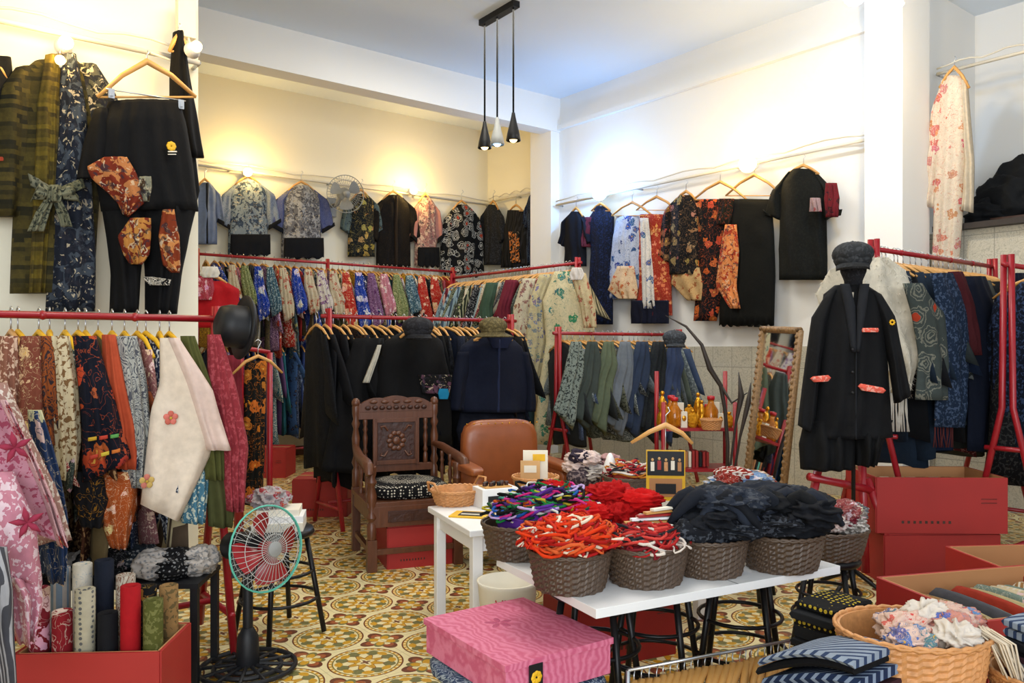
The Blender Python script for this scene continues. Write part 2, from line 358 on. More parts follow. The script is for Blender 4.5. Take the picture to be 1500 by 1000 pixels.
# ---------------- hangers & garments
def hanger(o,p,d,w=.21,m='woodlt',r=.009,drop=.07):
    p=Vector(p); d=Vector(d).normalized(); z=Vector((0,0,1))
    pts=[p-z*(drop+.11)-d*w,p-z*(drop+.035)-d*w*.5,p-z*drop,p-z*(drop+.035)+d*w*.5,p-z*(drop+.11)+d*w]
    o.tube(pts,[r*.8,r*1.2,r*1.4,r*1.2,r*.8],m,n=6)
    o.tube([p-z*drop,p-z*.02,p+z*.02+d*.02,p+z*.035,p+z*.02-d*.02],.0035,'steel',n=5)
def wallhanger(o,px,py,w,pl,m='woodlt',h=28):
    o.tube([PL(px-w,py+h*.9,pl),PL(px-w*.5,py+h*.35,pl),PL(px,py,pl),PL(px+w*.5,py+h*.35,pl),PL(px+w,py+h*.9,pl)],[.010,.014,.018,.014,.010],m,n=6)
    o.tube([PL(px-w,py+h*.9,pl),PL(px+w,py+h*.9,pl)],.006,m,n=6)
    o.tube([PL(px,py,pl),PL(px,py-10,pl),PL(px+3,py-13,pl),PL(px+1,py-16,pl)],.004,'steel',n=5)
def rack_garment(o,p,d,e,L,w,th,kind,col,col2,sleeve=True):
    p=Vector(p); d=Vector(d); e=Vector(e); n=18; z0=p.z-.085; ph=U(0,6); k=random.choice([2,3,4]); lean=U(-.06,.06)
    lv=[0,.03,.1,.3,.55,.8,1]; hw=[.05,.6*w,w,w*.97,w*1.0,w*1.04,w*U(.95,1.2)]
    vs=[];fs=[]; skew=U(-.08,.08)
    for i,t in enumerate(lv):
        for j in range(n):
            an=2*pi*j/n; x=hw[i]*cos(an); y=th*(.35+.65*min(1,t*4))*sin(an)+ (.2+t)*.022*sin(k*x/w*2+ph+t)
            z=z0-L*t-(.10*abs(x)/w if t>0 else .0)*(1 if t<.5 else 1-t*.8)+(.02*sin(an*2+ph) if i==6 else 0)
            q=p+d*(x+skew*t)+e*(y+lean*t); vs.append((q.x,q.y,z))
    for i in range(len(lv)-1):
        for j in range(n): j2=(j+1)%n; fs.append((i*n+j,i*n+j2,(i+1)*n+j2,(i+1)*n+j))
    fs.append(tuple(range(n))[::-1]); fs.append(tuple((len(lv)-1)*n+j for j in range(n)))
    o.add(vs,fs,kind,sm=True,col=col,col2=col2)
    if sleeve:
        for sg in(-1,1):
            Ls=L*U(.4,.75); n2=10; vs=[];fs=[]; ee=U(-.07,.11); out=U(.03,.14); wd=U(.05,.12)
            for i in range(6):
                t=i/5; cx=w*(.72+.2*t)+out*t; hwid=.04+wd*t; 
                for j in range(n2):
                    an=2*pi*j/n2; x=cx+hwid*cos(an); y=.018*sin(an)+.012*sin(6*t+ph)*t
                    z=z0-.06-Ls*t-.05*cos(an)*(t) ; q=p+d*(sg*x)+e*(y+ee*t+.012*sg+.35*ee*cos(an)*t); vs.append((q.x,q.y,z))
            for i in range(5):
                for j in range(n2): j2=(j+1)%n2; fs.append((i*n2+j,i*n2+j2,(i+1)*n2+j2,(i+1)*n2+j))
            fs.append(tuple(range(n2))[::-1]); fs.append(tuple(5*n2+j for j in range(n2)))
            o.add(vs,fs,kind,sm=True,col=col,col2=col2)
def pal(s): return [tuple(hx(c) for c in x.split('/')) for x in s.split()]
COL=pal('1c2238/c8a060 6a1c20/e0c8a0 d8cdb8/b05040 23305a/d0d4d8 4f5a38/c8b890 98404a/f0d8c0 4c2a5a/d8b0d0 1c1c1e/b04030 7a6a4a/303030 c9b98f/6a4030 3a5a6a/d0c090 b0502a/2a2a30 c898a0/a03048 141618/888c90 dcd4bc/3a5a8a 1a3a9a/e0e0e8 466070/c8d0d4 901f20/202020 c89a2a/402020 1f3a34/a0b890 101418/c8a030 c03a30/f0d8c0 e0d8cc/a03a50')
DARK=pal('08090c/14161c 0a0b0f/24262c 0e0f14/0a0a0d 08080a/402818 0e1424/1c2438')
GRAY=pal('5a6468/8a9496 3c4446/a0a8a4 6a7468/3a403a 4a5a6e/2a3444 2c3032/787c7c 7c8488/4c5458 3a4450/8c98a8 585a4c/20241c 3b4a66/5a6a88')
def fill(o,a,b_,gd,cols,kinds,step=.06,L=(.7,.95),w=.22,sleeve=True,hm='woodlt'):
    a=Vector(a); b_=Vector(b_); e=(b_-a).normalized(); n=int((b_-a).length/step)
    for i in range(n):
        p=a+e*((i+.5+U(-.3,.3))*step); c,c2=random.choice(cols); v=U(.65,1.2)
        c=tuple(min(1,x*v) for x in c)
        dd=(Vector(gd)+e*U(-.2,.2)).normalized()
        hanger(o,p,dd,w*.9,hm if isinstance(hm,str) else hm[min(len(hm)-1,int(i/n*len(hm)))])
        rack_garment(o,p,dd,e,U(*L),w*U(.86,1.1),step*.42,random.choice(kinds),c,c2,sleeve)
def rackframe(o,a,b_,gd,z,foot=.25,mid=None,r=.019,brace=True):
    a=Vector(a); b_=Vector(b_); e=(b_-a).normalized(); gd=Vector(gd)
    o.tube([(a.x-e.x*.06,a.y-e.y*.06,z),(b_.x+e.x*.06,b_.y+e.y*.06,z)],r*.85,'red')
    L=(b_-a).length; k=int(L/.35)
    for i in range(1,k):
        p=a+e*(L*i/k); o.lathe([(r*.85,-.012),(r*1.1,0),(r*.85,.012)],(p.x,p.y,z),'red',n=8,axis=e)
    for p in(a,b_):
        for s_ in(-1,1):
            q=p+gd*foot*s_; t=p+gd*.03*s_
            o.tube([(q.x,q.y,r),(t.x,t.y,z*.55),(p.x+gd.x*.02*s_,p.y+gd.y*.02*s_,z+.06)],r,'red')
        q1=p-gd*foot*.9; q2=p+gd*foot*.9; o.tube([(q1.x,q1.y,.18),(q2.x,q2.y,.18)],r*.8,'red')
        q1=p-gd*foot*.5; q2=p+gd*foot*.5; o.tube([(q1.x,q1.y,z*.42),(q2.x,q2.y,z*.42)],r*.8,'red')
    o.tube([(a.x,a.y,.2),(b_.x,b_.y,.2)],r*.8,'red')
    if mid: o.tube([(a.x,a.y,mid),(b_.x,b_.y,mid)],r*.8,'red')
AX=(1,0,0); AY=(0,1,0)
def PN(rows,kind,c,c2='808080',pl=None,**k): o.panel(pl or P,rows,kind,col=hx(c),col2=hx(c2),**k)
# left rack
o=MB(); rackframe(o,(-.9,3.9,0),(1.27,3.9,0),AY,1.54)
fill(o,(-.85,3.95,1.54),(1.12,3.95,1.54),AY,pal('6a3a2a/e0c8a0 c8bda8/a05040 a0502a/2a2a30 7a6a4a/303030 8a5a5a/f0d8c0 23304a/d0d4d8 98383a/f0d8c0 5a4a3a/c8b890 b9a97f/6a4030 4a2a1a/b08a60 2a3430/a0a090'),['floral','speck','wavy','stripe','bigfloral','plain'],step=.05,L=(.75,1.0),w=.22,hm=['pinkh','woodlt','yellow'])
P=planeY(3.62)
PN([(30,60,492),(18,70,560),(10,72,650),(5,80,720)],'floral','7a4030','d8c090')
PN([(0,26,492),(-10,30,570),(-20,34,660)],'speck','8a5a48','d8b8a0')
PN([(72,100,492),(74,112,560),(75,118,640),(80,110,700)],'speck','c8b998','7a5a38',off=.02)
PN([(58,82,492),(52,88,570),(60,92,650)],'wavy','904a20','30262a',off=.0)
PN([(148,168,490),(150,182,560),(160,200,620),(165,205,685)],'plain','b04a2c',off=.01)
PN([(104,138,492),(112,158,560),(118,178,630),(118,704,190,668)],'bigfloral','0c101e','a84a28',off=.03,pl=planeY(3.6))
for i in range(3):
    PN([(122+i*16,638-i*2,134+i*16,636-i*2),(122+i*16,643-i*2,134+i*16,641-i*2)],'plain',['c8a030','b84030','5a9a50'][i],off=.09,th=.003,amp=0,pl=planeY(3.6),nx=4,ny=3)
    PN([(124+i*16,664-i*4,136+i*16,661-i*4),(124+i*16,669-i*4,136+i*16,666-i*4)],'plain',['b84030','d0b840','c87030'][i],off=.09,th=.003,amp=0,pl=planeY(3.6),nx=4,ny=3)
PN([(170,200,492),(165,215,560),(172,222,640),(180,215,712)],'wavy','a8a8a0','50525a',off=.0)
PN([(228,252,495),(228,282,560),(215,600,312,640),(200,735,255,760)],'plain','e2d2be','e08a78',off=.06,fr=1.5,amp=.014)
for fx,fy,cc_ in((250,612,('d8786a','c86858')),(215,705,('c8a860','c87868'))):
    ctr=PL(fx,fy,planeY(3.5))
    for k in range(5):
        a=k*2*pi/5+.3; o.sph(ctr+Vector((.018*cos(a),0,.018*sin(a))),(.013,.003,.013),'plain',nu=9,nv=5,col=hx(cc_[k%2]))
    o.sph(ctr-Vector((0,.004,0)),(.006,.003,.006),'plain',nu=8,nv=5,col=hx('c8a040'))
PN([(236,252,495),(262,300,570),(290,327,655)],'plain','dcc4b8',off=.09,fr=1.5)
PN([(262,282,492),(268,305,560),(285,325,640),(295,325,700)],'plain','52542a',off=.02)
PN([(300,318,490),(300,340,560),(318,360,650),(325,352,745)],'speck','8e3038','a84850',off=.03)
PN([(262,285,640),(258,305,690),(265,300,765)],'speck','4a7a90','c8d0c0',off=0)
PN([(300,330,640),(300,345,700),(305,340,770)],'plain','484a28',off=0)
PN([(105,150,690),(108,165,730),(118,150,770)],'bigfloral','141418','b07a20',off=.0)
PN([(150,200,690),(140,200,740),(160,185,800)],'floral','a85020','e8c8a0',off=.0)
o.tube([(.12,2.6,1.44),(.12,3.9,1.5)],.019,'red')
for pl_,rw,kd,c1,c2 in((planeY(3.2),[(-60,10,560),(-60,45,640),(-60,85,720),(-40,105,790)],'speck','a07a70','d8ccc0'),
    (planeY(3.05),[(-80,8,585),(-80,45,660),(-60,82,750),(-50,728,100,800)],'speck','c890a0','a85068'),
    (planeY(2.95),[(-80,20,690),(-80,50,760),(-60,62,850),(-40,800,60,860),(0,860,64,880),(25,940,50,932)],'speck','c07f90','e0c8d0'),
    (planeY(3.02),[(-2,8,585),(30,44,655),(64,80,735),(84,798,98,790)],'floral','d8b0b4','8e2438'),
    (planeY(3.3),[(40,60,600),(45,85,680),(55,100,760),(70,95,850)],'bigfloral','22365a','d0c0a0'),
    (planeY(2.8),[(-80,10,800),(-80,18,860),(-80,24,1010)],'stripe','44444a','a0a0a4')):
    o.panel(pl_,rw,kd,col=hx(c1),col2=hx(c2),th=.06,amp=.03,fr=2)
for lx,ly in((22,655),(40,765)):
    ctr=PL(lx,ly,planeY(2.86))
    for k in range(5):
        a=k*2*pi/5+.5; t=ctr+Vector((.05*cos(a),0,.05*sin(a))); o.tube([ctr,(ctr+t)/2,t],[.006,.011,.001],'plain',n=6,col=hx('963048'))
o.done('clothes_rack')

# back rack A
o=MB(); rackframe(o,(2.79,9.2,0),(6.2,9.2,0),AY,2.45,mid=1.5); o.tube([(4.35,9.2,0),(4.35,9.2,2.5)],.025,'red')
fill(o,(2.85,9.2,2.45),(6.2,9.2,2.45),AY,COL,['floral','wavy','speck','plain','bigfloral','stripe','dots'],step=.07,L=(.75,1.1),w=.25)
fill(o,(2.85,9.2,1.5),(6.2,9.2,1.5),AY,pal('3a5a8a/20242c 6a4a7a/c0a0c0 2a6a7a/d0d0c0 7a3a5a/e0c0c0 5a3a3a/d0b0a0 2a3a6a/a0a0c0 906a90/e0d0e0 1c2a4a/8090b0'),['plain','plain','wavy','floral'],step=.085,L=(.95,1.2),w=.25)
P=planeY(8.82)
for i in range(17):
    x=335+i*18.5; c,k,c2=random.choice([('c8bca0','floral','a04030'),('1a3a9a','bigfloral','d0d0d8'),('10141c','floral','c8a040'),('5a6a3a','wavy','b0b080'),('b87080','floral','e8d8d0'),('3a5a6a','speck','a0b0b0'),('141416','bigfloral','a04830'),('5a2a5a','wavy','a080a0'),('b0281e','bigfloral','e8c8a0'),('d8d0c4','floral','6a3a7a')])
    y0=388+i*1.1; s_=U(.7,1.15)
    PN([(x,x+9,y0),(x-1,x+15,y0+26*s_),(x+3,x+22,y0+52*s_),(x+8,y0+80*s_,x+22,y0+68*s_)],k,c,c2,th=.05,amp=.02)
o.done('clothes_rack')
# rack B
o=MB(); rackframe(o,(5.8,6.25,0),(5.8,8.6,0),AX,2.3,mid=1.45)
fill(o,(5.8,6.35,2.3),(5.8,8.55,2.3),AX,pal('2a3428/a0a080 5a6a4a/d0c8a0 c8c0a8/8a6a50 6a1a2a/d0a090 7c8478/30342c 1a1c20/808080 8aa0a8/405060 a09474/404030 4a2030/c0a0a0'),['plain','floral','speck','stripe','wavy'],step=.06,L=(.8,1.1),w=.25)
fill(o,(5.8,6.6,1.45),(5.8,8.5,1.45),AX,COL,['plain','floral'],step=.09,L=(.8,1.0),w=.25)
pq=lambda d:(W(830,500,d),C2(0,-1))
PN([(812,838,398),(795,868,440),(800,872,500),(790,860,560),(782,830,650)],'bigfloral','d2c6a0','3a7a70',th=.1,amp=.03,pl=pq(7.9))
PN([(835,858,400),(850,872,450),(855,874,480)],'floral','c8b890','a05040',th=.05,pl=pq(7.7))
PN([(790,815,402),(776,800,440),(770,805,500),(765,790,560)],'floral','bfb48c','5a6a8a',th=.06,pl=pq(8.05))
PN([(765,785,408),(752,778,450),(750,776,520)],'floral','c4bca4','7a4a4a',th=.06,pl=pq(8.4))
PN([(740,758,410),(728,748,450),(726,748,500)],'plain','6a2030','7a4a4a',th=.06,pl=pq(8.7))
PN([(712,730,414),(702,722,450),(702,722,490)],'plain','3a5040','7a4a4a',th=.06,pl=pq(9.0))
PN([(838,852,392),(834,856,402),(836,852,410)],'plain','e0d8d0',th=.01,pl=pq(7.6))
o.done('clothes_rack')
# rack M black clothes
o=MB(); rackframe(o,(2.75,5.8,0),(4.55,5.8,0),AY,1.65)
fill(o,(2.62,5.8,1.65),(4.6,5.8,1.65),AY,DARK,['plain','plain','speck','plain','wavy'],step=.07,L=(1.0,1.2),w=.25)
P=planeY(5.42)
PN([(588,632,486),(562,646,500),(554,654,535),(552,658,560),(550,660,600),(548,660,650)],'plain','060608',th=.12,amp=.02,fr=2)
PN([(600,648,548),(605,645,575)],'paint','0a0a0c','5a3a4a',off=.13,th=.02,amp=.01)
PN([(548,553,505),(536,543,535),(526,534,560)],'plain','b8b4a8',th=.02,off=.05)
PN([(628,640,568),(626,642,575),(628,640,583)],'plain','1578a0',off=.15,th=.008,amp=0)
PN([(520,560,495),(495,565,560),(480,560,640),(470,555,690)],'plain','0a0a0d',th=.12,amp=.03,pl=planeY(5.55))
PN([(692,748,494),(674,764,508),(664,772,540),(666,772,580),(672,770,603)],'plain','0b1226',th=.12,amp=.012,fr=2)
PN([(668,686,515),(658,678,560),(654,674,600)],'plain','0a1022',th=.07,off=.02,fr=1)
PN([(756,770,515),(764,778,560),(764,780,602)],'plain','0a1022',th=.07,off=.02,fr=1)
PN([(674,768,604),(668,772,630),(672,768,650)],'plain','080c1a',th=.11,amp=.03,fr=6)
PN([(716,719,497),(714,718,560),(714,718,602)],'plain','202844',off=.125,th=.01,amp=0)
PN([(700,718,494),(708,718,510)],'plain','121a34',off=.125,th=.01,amp=0); PN([(718,738,494),(718,730,510)],'plain','121a34',off=.125,th=.01,amp=0)
wallhanger(o,612,478,26,planeY(5.36),h=18); wallhanger(o,722,486,28,planeY(5.36),h=14)
o.done('clothes_rack')
# rack C grey
o=MB(); rackframe(o,(4.95,5.6,0),(6.65,5.6,0),AY,1.54)
fill(o,(4.95,5.6,1.54),(6.65,5.6,1.54),AY,GRAY,['plain','speck','plain','wavy','plain'],step=.075,L=(.72,.95),w=.24)
P=planeY(5.3)
for i in range(7):
    x=836+i*24; c=['7a847c','3c4440','5b6550','6b727a','2e3a50','22262c','3a4868'][i]
    PN([(x,x+14,500),(x-8,x+18,535),(x-18,x+14,575),(x-26,600+i*4,x+2,630+i*4)],random.choice(['plain','speck','plain','plain']),c,'2a3030',th=.06,amp=.025)
o.done('clothes_rack')
# rack R
o=MB(); rackframe(o,(4.95,2.59,0),(6.75,2.59,0),AY,2.03,foot=.3); 
fill(o,(5.05,2.62,2.03),(6.7,2.62,2.03),AY,pal('1c2a3a/5a646c 2a3234/70787a 4a1a1e/8a6060 0c1628/304060 0e1014/404448 3a3c38/7a7a70 14243e/4a5a6a'),['plain','speck','plain','plain'],step=.08,L=(1.05,1.3),w=.25)
P=planeY(2.3)
PN([(1322,1345,415),(1335,1378,460),(1345,1382,520),(1340,1378,585)],'circles','3e4644','78786c',th=.06)
PN([(1362,1392,400),(1375,1412,470),(1370,1415,540),(1368,1405,625)],'speck','16263c','40506a',th=.06)
PN([(1388,1402,398),(1402,1422,450),(1412,1426,520)],'plain','4a1a20',th=.05)
PN([(1372,1398,585),(1368,1396,615)],'stripe','2a1a1c','a08a70',th=.02)
PN([(1400,1440,405),(1412,1470,480),(1418,1468,560),(1416,1450,660)],'plain','0e1628',th=.08)
PN([(1455,1480,470),(1450,1484,520),(1446,1482,585)],'plaid','5e5e22','b0a870',th=.05,off=.05)
PN([(1440,1462,440),(1448,1482,480),(1455,1484,520)],'floral','bfb8a4','6a5a4a',th=.04,off=.06)
PN([(1478,1500,400),(1484,1520,470),(1484,1520,600),(1480,1520,700)],'plain','0c1428',th=.06,off=.0)
for i in range(12):
    x=1369+i*2.4; o.tube([PL(x,612,P),PL(x+U(-2,2),635,P),PL(x+U(-3,3),655,P)],.004,'plain',n=4,col=hx('5a2a2a'))
o.done('clothes_rack')
o=MB(); rackframe(o,(5.3,1.95,0),(6.6,1.95,0),AY,1.9,foot=.25)
fill(o,(5.55,1.95,1.9),(6.6,1.95,1.9),AY,pal('0c1628/304060 2a3a4a/60686c 14243e/405070 0a0b0e/303030'),['plain','speck','plain'],step=.09,L=(1.1,1.3),w=.24)
o.done('clothes_rack')

# ---------------- wall garments
def G(name,pl,parts,hang=None,hm='woodlt',h=28):
    global o
    o=MB()
    for rw,kd,c1,c2,*rest in parts:
        kw=rest[0] if rest else {}
        kw={**dict(th=.06,amp=.016,fr=2.3),**kw}
        o.panel(pl,rw,kd,col=hx(c1),col2=hx(c2),**kw)
    if hang: wallhanger(o,hang[0],hang[1],hang[2],(pl[0]+pl[1]*.03,pl[1]),hm,h)
    return o.done(name)
PW=planeY(YL-.14)
G('kimono_jacket',PW,[
 ([(50,112,90),(20,140,115),(18,150,200),(20,145,290),(16,140,370),(14,134,430)],'patch','5e5220','26240f',dict(th=.1)),
 ([(22,60,100),(0,50,130),(-12,45,200),(-18,40,270),(-14,30,318)],'patch','5a4e1e','201f10',dict(th=.08)),
 ([(105,140,98),(118,168,140),(122,185,185),(118,188,220),(112,160,262)],'paint','1e2126','4c4c42',dict(th=.08,off=.02)),
 ([(84,106,88),(82,120,160),(74,128,260),(68,134,360),(62,134,457)],'paint','181e2a','3e4650',dict(off=.09,th=.05)),
 ([(62,86,88),(50,80,160),(46,76,260),(42,66,360),(38,62,430)],'patch','7a681e','443a18',dict(off=.09,th=.04)),
 ([(34,262,70,284),(38,280,72,300)],'speck','6a6a5a','34382e',dict(off=.16,th=.03)),
 ([(70,286,112,268),(72,300,116,282)],'speck','64644e','34382e',dict(off=.16,th=.03)),
 ([(60,80,280),(58,82,292),(60,80,304)],'speck','74745e','34382e',dict(off=.18,th=.04)),
 ([(66,285,56,300),(50,275,38,300),(44,285,36,304)],'speck','7c7c66','3a3e34',dict(off=.18,th=.03)),
 ([(76,285,84,300),(90,280,104,302),(98,290,108,306)],'speck','7c7c66','3a3e34',dict(off=.18,th=.03)),
 ([(56,70,300),(44,64,318),(32,56,345)],'speck','74745e','343830',dict(off=.18,th=.02)),
 ([(68,80,300),(74,90,318),(80,96,338)],'speck','74745e','343830',dict(off=.18,th=.02)),
],hang=(88,84,34))
G('kimono_jacket',planeY(YL-.12),[([(-40,16,85),(-40,26,180),(-40,24,260),(-40,22,318)],'plain','0b0b0d','0b0b0d'),([(-10,14,234),(-10,14,240)],'plain','a04028','0b0b0d',dict(off=.07,th=.01,amp=0))],hang=(-10,90,20))
G('silk_trousers',planeY(YL-.3),[
 ([(158,262,150),(146,272,180),(136,282,240),(148,290,310)],'plain','09090b','0a0a0c',dict(th=.1,fr=7)),
 ([(148,218,300),(156,212,350),(162,206,400),(160,202,458)],'plain','09090b','0a0a0c',dict(th=.09,fr=3)),
 ([(205,288,300),(208,276,350),(212,266,400),(212,258,460)],'plain','070709','0a0a0c',dict(th=.11,fr=3)),
 ([(138,158,160),(122,170,210),(114,165,250),(112,158,262)],'plain','0a0a0c','0a0a0c',dict(th=.06)),
 ([(145,236,178,236),(120,250,190,256),(128,268,198,274),(150,286,205,300),(165,302,192,312),(172,318,180,322)],'paint','6e2410','b07040',dict(off=.11,th=.03)),
 ([(196,213,264),(192,214,280),(196,210,300)],'paint','80806e','403020',dict(off=.11,th=.02)),
 ([(182,212,324),(164,212,350),(172,210,375),(182,200,390)],'paint','b07838','6a2412',dict(off=.12,th=.03)),
 ([(228,244,312),(222,252,350),(228,254,390),(240,252,402)],'paint','7a3014','c08048',dict(off=.13,th=.03)),
 ([(200,215,408),(202,240,412),(210,238,420)],'wavy','c8c0b0','0a0a0c',dict(off=.13,th=.01)),
],hang=(215,90,72),h=58)
o=MB(); pl=planeY(YL-.34)
for px,py in((163,137),(265,153)):
    p=PL(px,py,pl); o.box(p,(.03,.015,.05),'steel'); o.box(p-Vector((0,.012,.0)),(.012,.012,.03),'steel')
o.tube([PL(155,130,pl),PL(272,148,pl)],.004,'steel'); o.done('trouser_clip_hanger')
G('black_robe',planeY(YL-.16),[([(253,268,48),(248,276,110),(248,290,180),(262,298,232)],'plain','09090b','090909',dict(th=.08)),
  ([(250,285,220),(246,292,280),(258,275,345)],'plain','0a0a0c','090909',dict(th=.06))],hang=(262,50,14))
pp=planeY(YL-.42)
o=MB(); p=PL(251,214,pp)
for i in range(8):
    an=i*pi/4; o.sph(p+Vector((cos(an)*.014,0,sin(an)*.014)),(.012,.004,.012),'yellow',nu=8,nv=5)
o.tube([PL(246,222,pp),PL(259,222,pp)],.004,'paper'); o.tube([PL(246,226,pp),PL(258,226,pp)],.003,'paper')
o.done('shop_logo_tag')
o=MB(); p=PL(272,28,planeY(YL-.1)); o.box(p,(.1,.06,.22),'pipe'); o.tube([p,p+Vector((.02,-.03,-.2)),p+Vector((-.05,-.05,-.28)),p+Vector((-.2,-.04,-.25))],.008,'pipe'); o.done('junction_box',.008)

PB=planeY(YB-.14)
def haori(x0,x1,y0,y1,body,c1,c2,sl,s1,s2,hem=None,pl=PB,sl_h=.55,name='haori_jacket',lap=None):
    w=x1-x0; cx=(x0+x1)/2; hh=y1-y0; b0=cx-w*.3; b1=cx+w*.3; q=y0+hh*sl_h
    parts=[([(cx-w*.12,cx+w*.12,y0),(b0,b1,y0+hh*.12),(b0,b1,y0+hh*.5),(b0-1,b1+1,y0+hh*.8),(b0-1,b1+1,y1)],body,c1,c2,dict(th=.09)),
      ([(cx-w*.16,y0+3,cx-w*.14,y0+6),(x0+w*.09,y0+hh*.2,b0+4,y0+hh*.22),(x0+w*.02,y0+hh*.42,b0+4,y0+hh*.45),(x0,q,x0+w*.2,q+hh*.1)],sl,s1,s2,dict(fr=1.5)),
      ([(cx+w*.14,y0+6,cx+w*.16,y0+3),(b1-4,y0+hh*.22,x1-w*.09,y0+hh*.2),(b1-4,y0+hh*.45,x1-w*.02,y0+hh*.42),(x1-w*.2,q+hh*.1,x1,q)],sl,s1,s2,dict(fr=1.5))]
    if hem:
        parts.append(([(b0-.5,b1+.5,y1-hh*.27),(b0-1,b1+1,y1-hh*.12),(b0-1,b1+1,y1+1)],'plain',hem,hem,dict(off=.085,th=.03,amp=.006,fr=4,hem=2)))
        parts.append(([(x0+1,q-4,x0+w*.2,q+hh*.1-5),(x0,q+1,x0+w*.2,q+hh*.1+2)],'plain',hem,hem,dict(off=.05,th=.02,amp=0)))
        parts.append(([(x1-w*.2,q+hh*.1-5,x1-1,q-4),(x1-w*.2,q+hh*.1+2,x1,q+1)],'plain',hem,hem,dict(off=.05,th=.02,amp=0)))
    if lap: parts.append(([(cx-2,cx+2,y0+2),(cx-w*.04,cx+w*.01,y0+hh*.4),(cx-w*.03,cx+w*.02,y1)],'plain',lap,lap,dict(off=.09,th=.02,amp=0)))
    G(name,pl,parts,hang=(cx,y0-6,w*.2),h=14)
haori(272,328,268,358,'plain','6e7c98','4a5a80','plain','7a86a0','5a6a90',lap='20242c')
haori(316,410,264,374,'paint','8a969c','3c4c60','wavy','8a94a4','6a7a90','0c0e14')
haori(394,488,272,378,'paint','6a6a6e','a0a0a0','wavy','5a6288','444c7c','0c0e14')
haori(498,560,284,376,'bigfloral','12181c','a09050','floral','5a6a6a','20282a')
haori(536,616,286,392,'speck','100c0a','1e160e','speck','120e0a','20180e',lap='2a2018')
haori(598,648,290,390,'paint','a07068','d0b098','plain','b07a70','e0c0a8','0a0a0c')
haori(644,708,300,402,'circles','0e0e0e','b8b4a8','circles','0e0e0e','b8b4a8',sl_h=.95)
PC=planeX(XC-.14)
haori(703,742,300,388,'speck','1a1c20','303238','speck','1a1c20','303238',pl=PC)
G('pleated_skirt',PC,[([(744,768,308),(738,774,345),(734,778,392)],'stripe','0c0e10','24242a',dict(fr=7)),([(752,766,340),(754,768,385)],'paint','101010','c07030',dict(off=.07,th=.01))],hang=(756,300,10),h=10)
haori(768,800,284,386,'dots','0c142c','506888','dots','0c142c','506888',pl=PC,sl_h=.4,name='long_tunic')
PR=planeX(XR-.14)
haori(820,868,310,390,'plain','080c18','202438','plain','0a0e1c','202438',pl=PR,name='blouse')
G('long_dress',PR,[([(874,888,302),(864,900,318),(866,898,370),(864,898,420),(862,898,475)],'speck','080e20','16244a',{}),([(858,872,318),(852,866,350),(856,866,362)],'floral','5a2030','0c0c18',{})],hang=(880,298,14),h=12)
G('patterned_skirt',PR,[([(904,936,316),(898,942,350),(893,946,400),(892,948,436)],'bigfloral','b8c0d4','2a4a8a',dict(fr=7,hem=3)),([(910,934,390),(896,940,425),(912,938,438)],'floral','d8bc98','b05028',dict(off=.06,th=.02))],hang=(926,296,30),h=22)
G('patterned_skirt',PR,[([(938,974,314),(934,980,360),(932,984,420),(930,985,462)],'floral','9a2a1c','d89060',dict(fr=7)),([(944,956,320),(946,962,380),(948,966,452)],'bigfloral','d6d0c8','3a5a8a',dict(off=.07,th=.01)),([(930,985,440),(930,985,474)],'plain','0c1024','101020',dict(off=.06,th=.02,fr=7))],hang=(962,288,30),h=22)
haori(968,1042,286,402,'bigfloral','0c0c10','907050','bigfloral','0c0c10','905a3a',pl=PR,sl_h=.75,name='floral_top')
G('floral_trousers',PR,[([(1022,1060,292),(1018,1068,340),(1020,1066,400),(1018,1050,470)],'bigfloral','0a0a0e','b8542c',{}),([(990,1030,392),(985,1040,415),(1010,1035,440)],'floral','b89868','8a3a1a',dict(off=.02))],hang=(1055,266,40),h=30)
G('floral_trousers',PR,[([(1062,1130,292),(1054,1134,340),(1056,1136,400),(1054,1134,476)],'plain','0a0b09','101010',dict(fr=8,hem=3)),([(1070,1086,330),(1062,1090,370),(1056,1086,420),(1078,1092,452)],'paint','d08048','a03820',dict(off=.08,th=.02)),([(1060,1082,292),(1056,1076,330)],'bigfloral','10100a','a04828',dict(off=.07,th=.02))],hang=(1105,256,42),h=34)
haori(1120,1234,248,410,'speck','0b0d0b','141612','speck','0b0d0b','121410',pl=PR,sl_h=.36,name='black_blouse')
G('embroidered_patch',planeX(XR-.3),[([(1210,1226,268),(1208,1230,290),(1210,1228,318)],'floral','6a1820','20141a',dict(th=.02)),([(1188,1202,290),(1186,1204,310)],'floral','a08888','8a3040',dict(th=.02))])
G('floral_kimono_dress',(Vector((7.48,0,0)),Vector((-1,0,0))),[
 ([(1387,1410,112),(1378,1420,140),(1374,1420,190),(1370,1414,260),(1368,1410,330),(1366,1404,396)],'bigfloral','dccdb8','c88070',dict(th=.08)),
 ([(1380,1388,118),(1364,1384,170),(1357,1378,240),(1350,300,1371,306)],'bigfloral','dccdb8','cc8070',{}),
 ([(1408,1418,118),(1412,1422,170),(1414,1428,240),(1410,308,1426,312)],'plain','cfc0a8','dc9084',{})],hang=(1398,98,22),h=34)

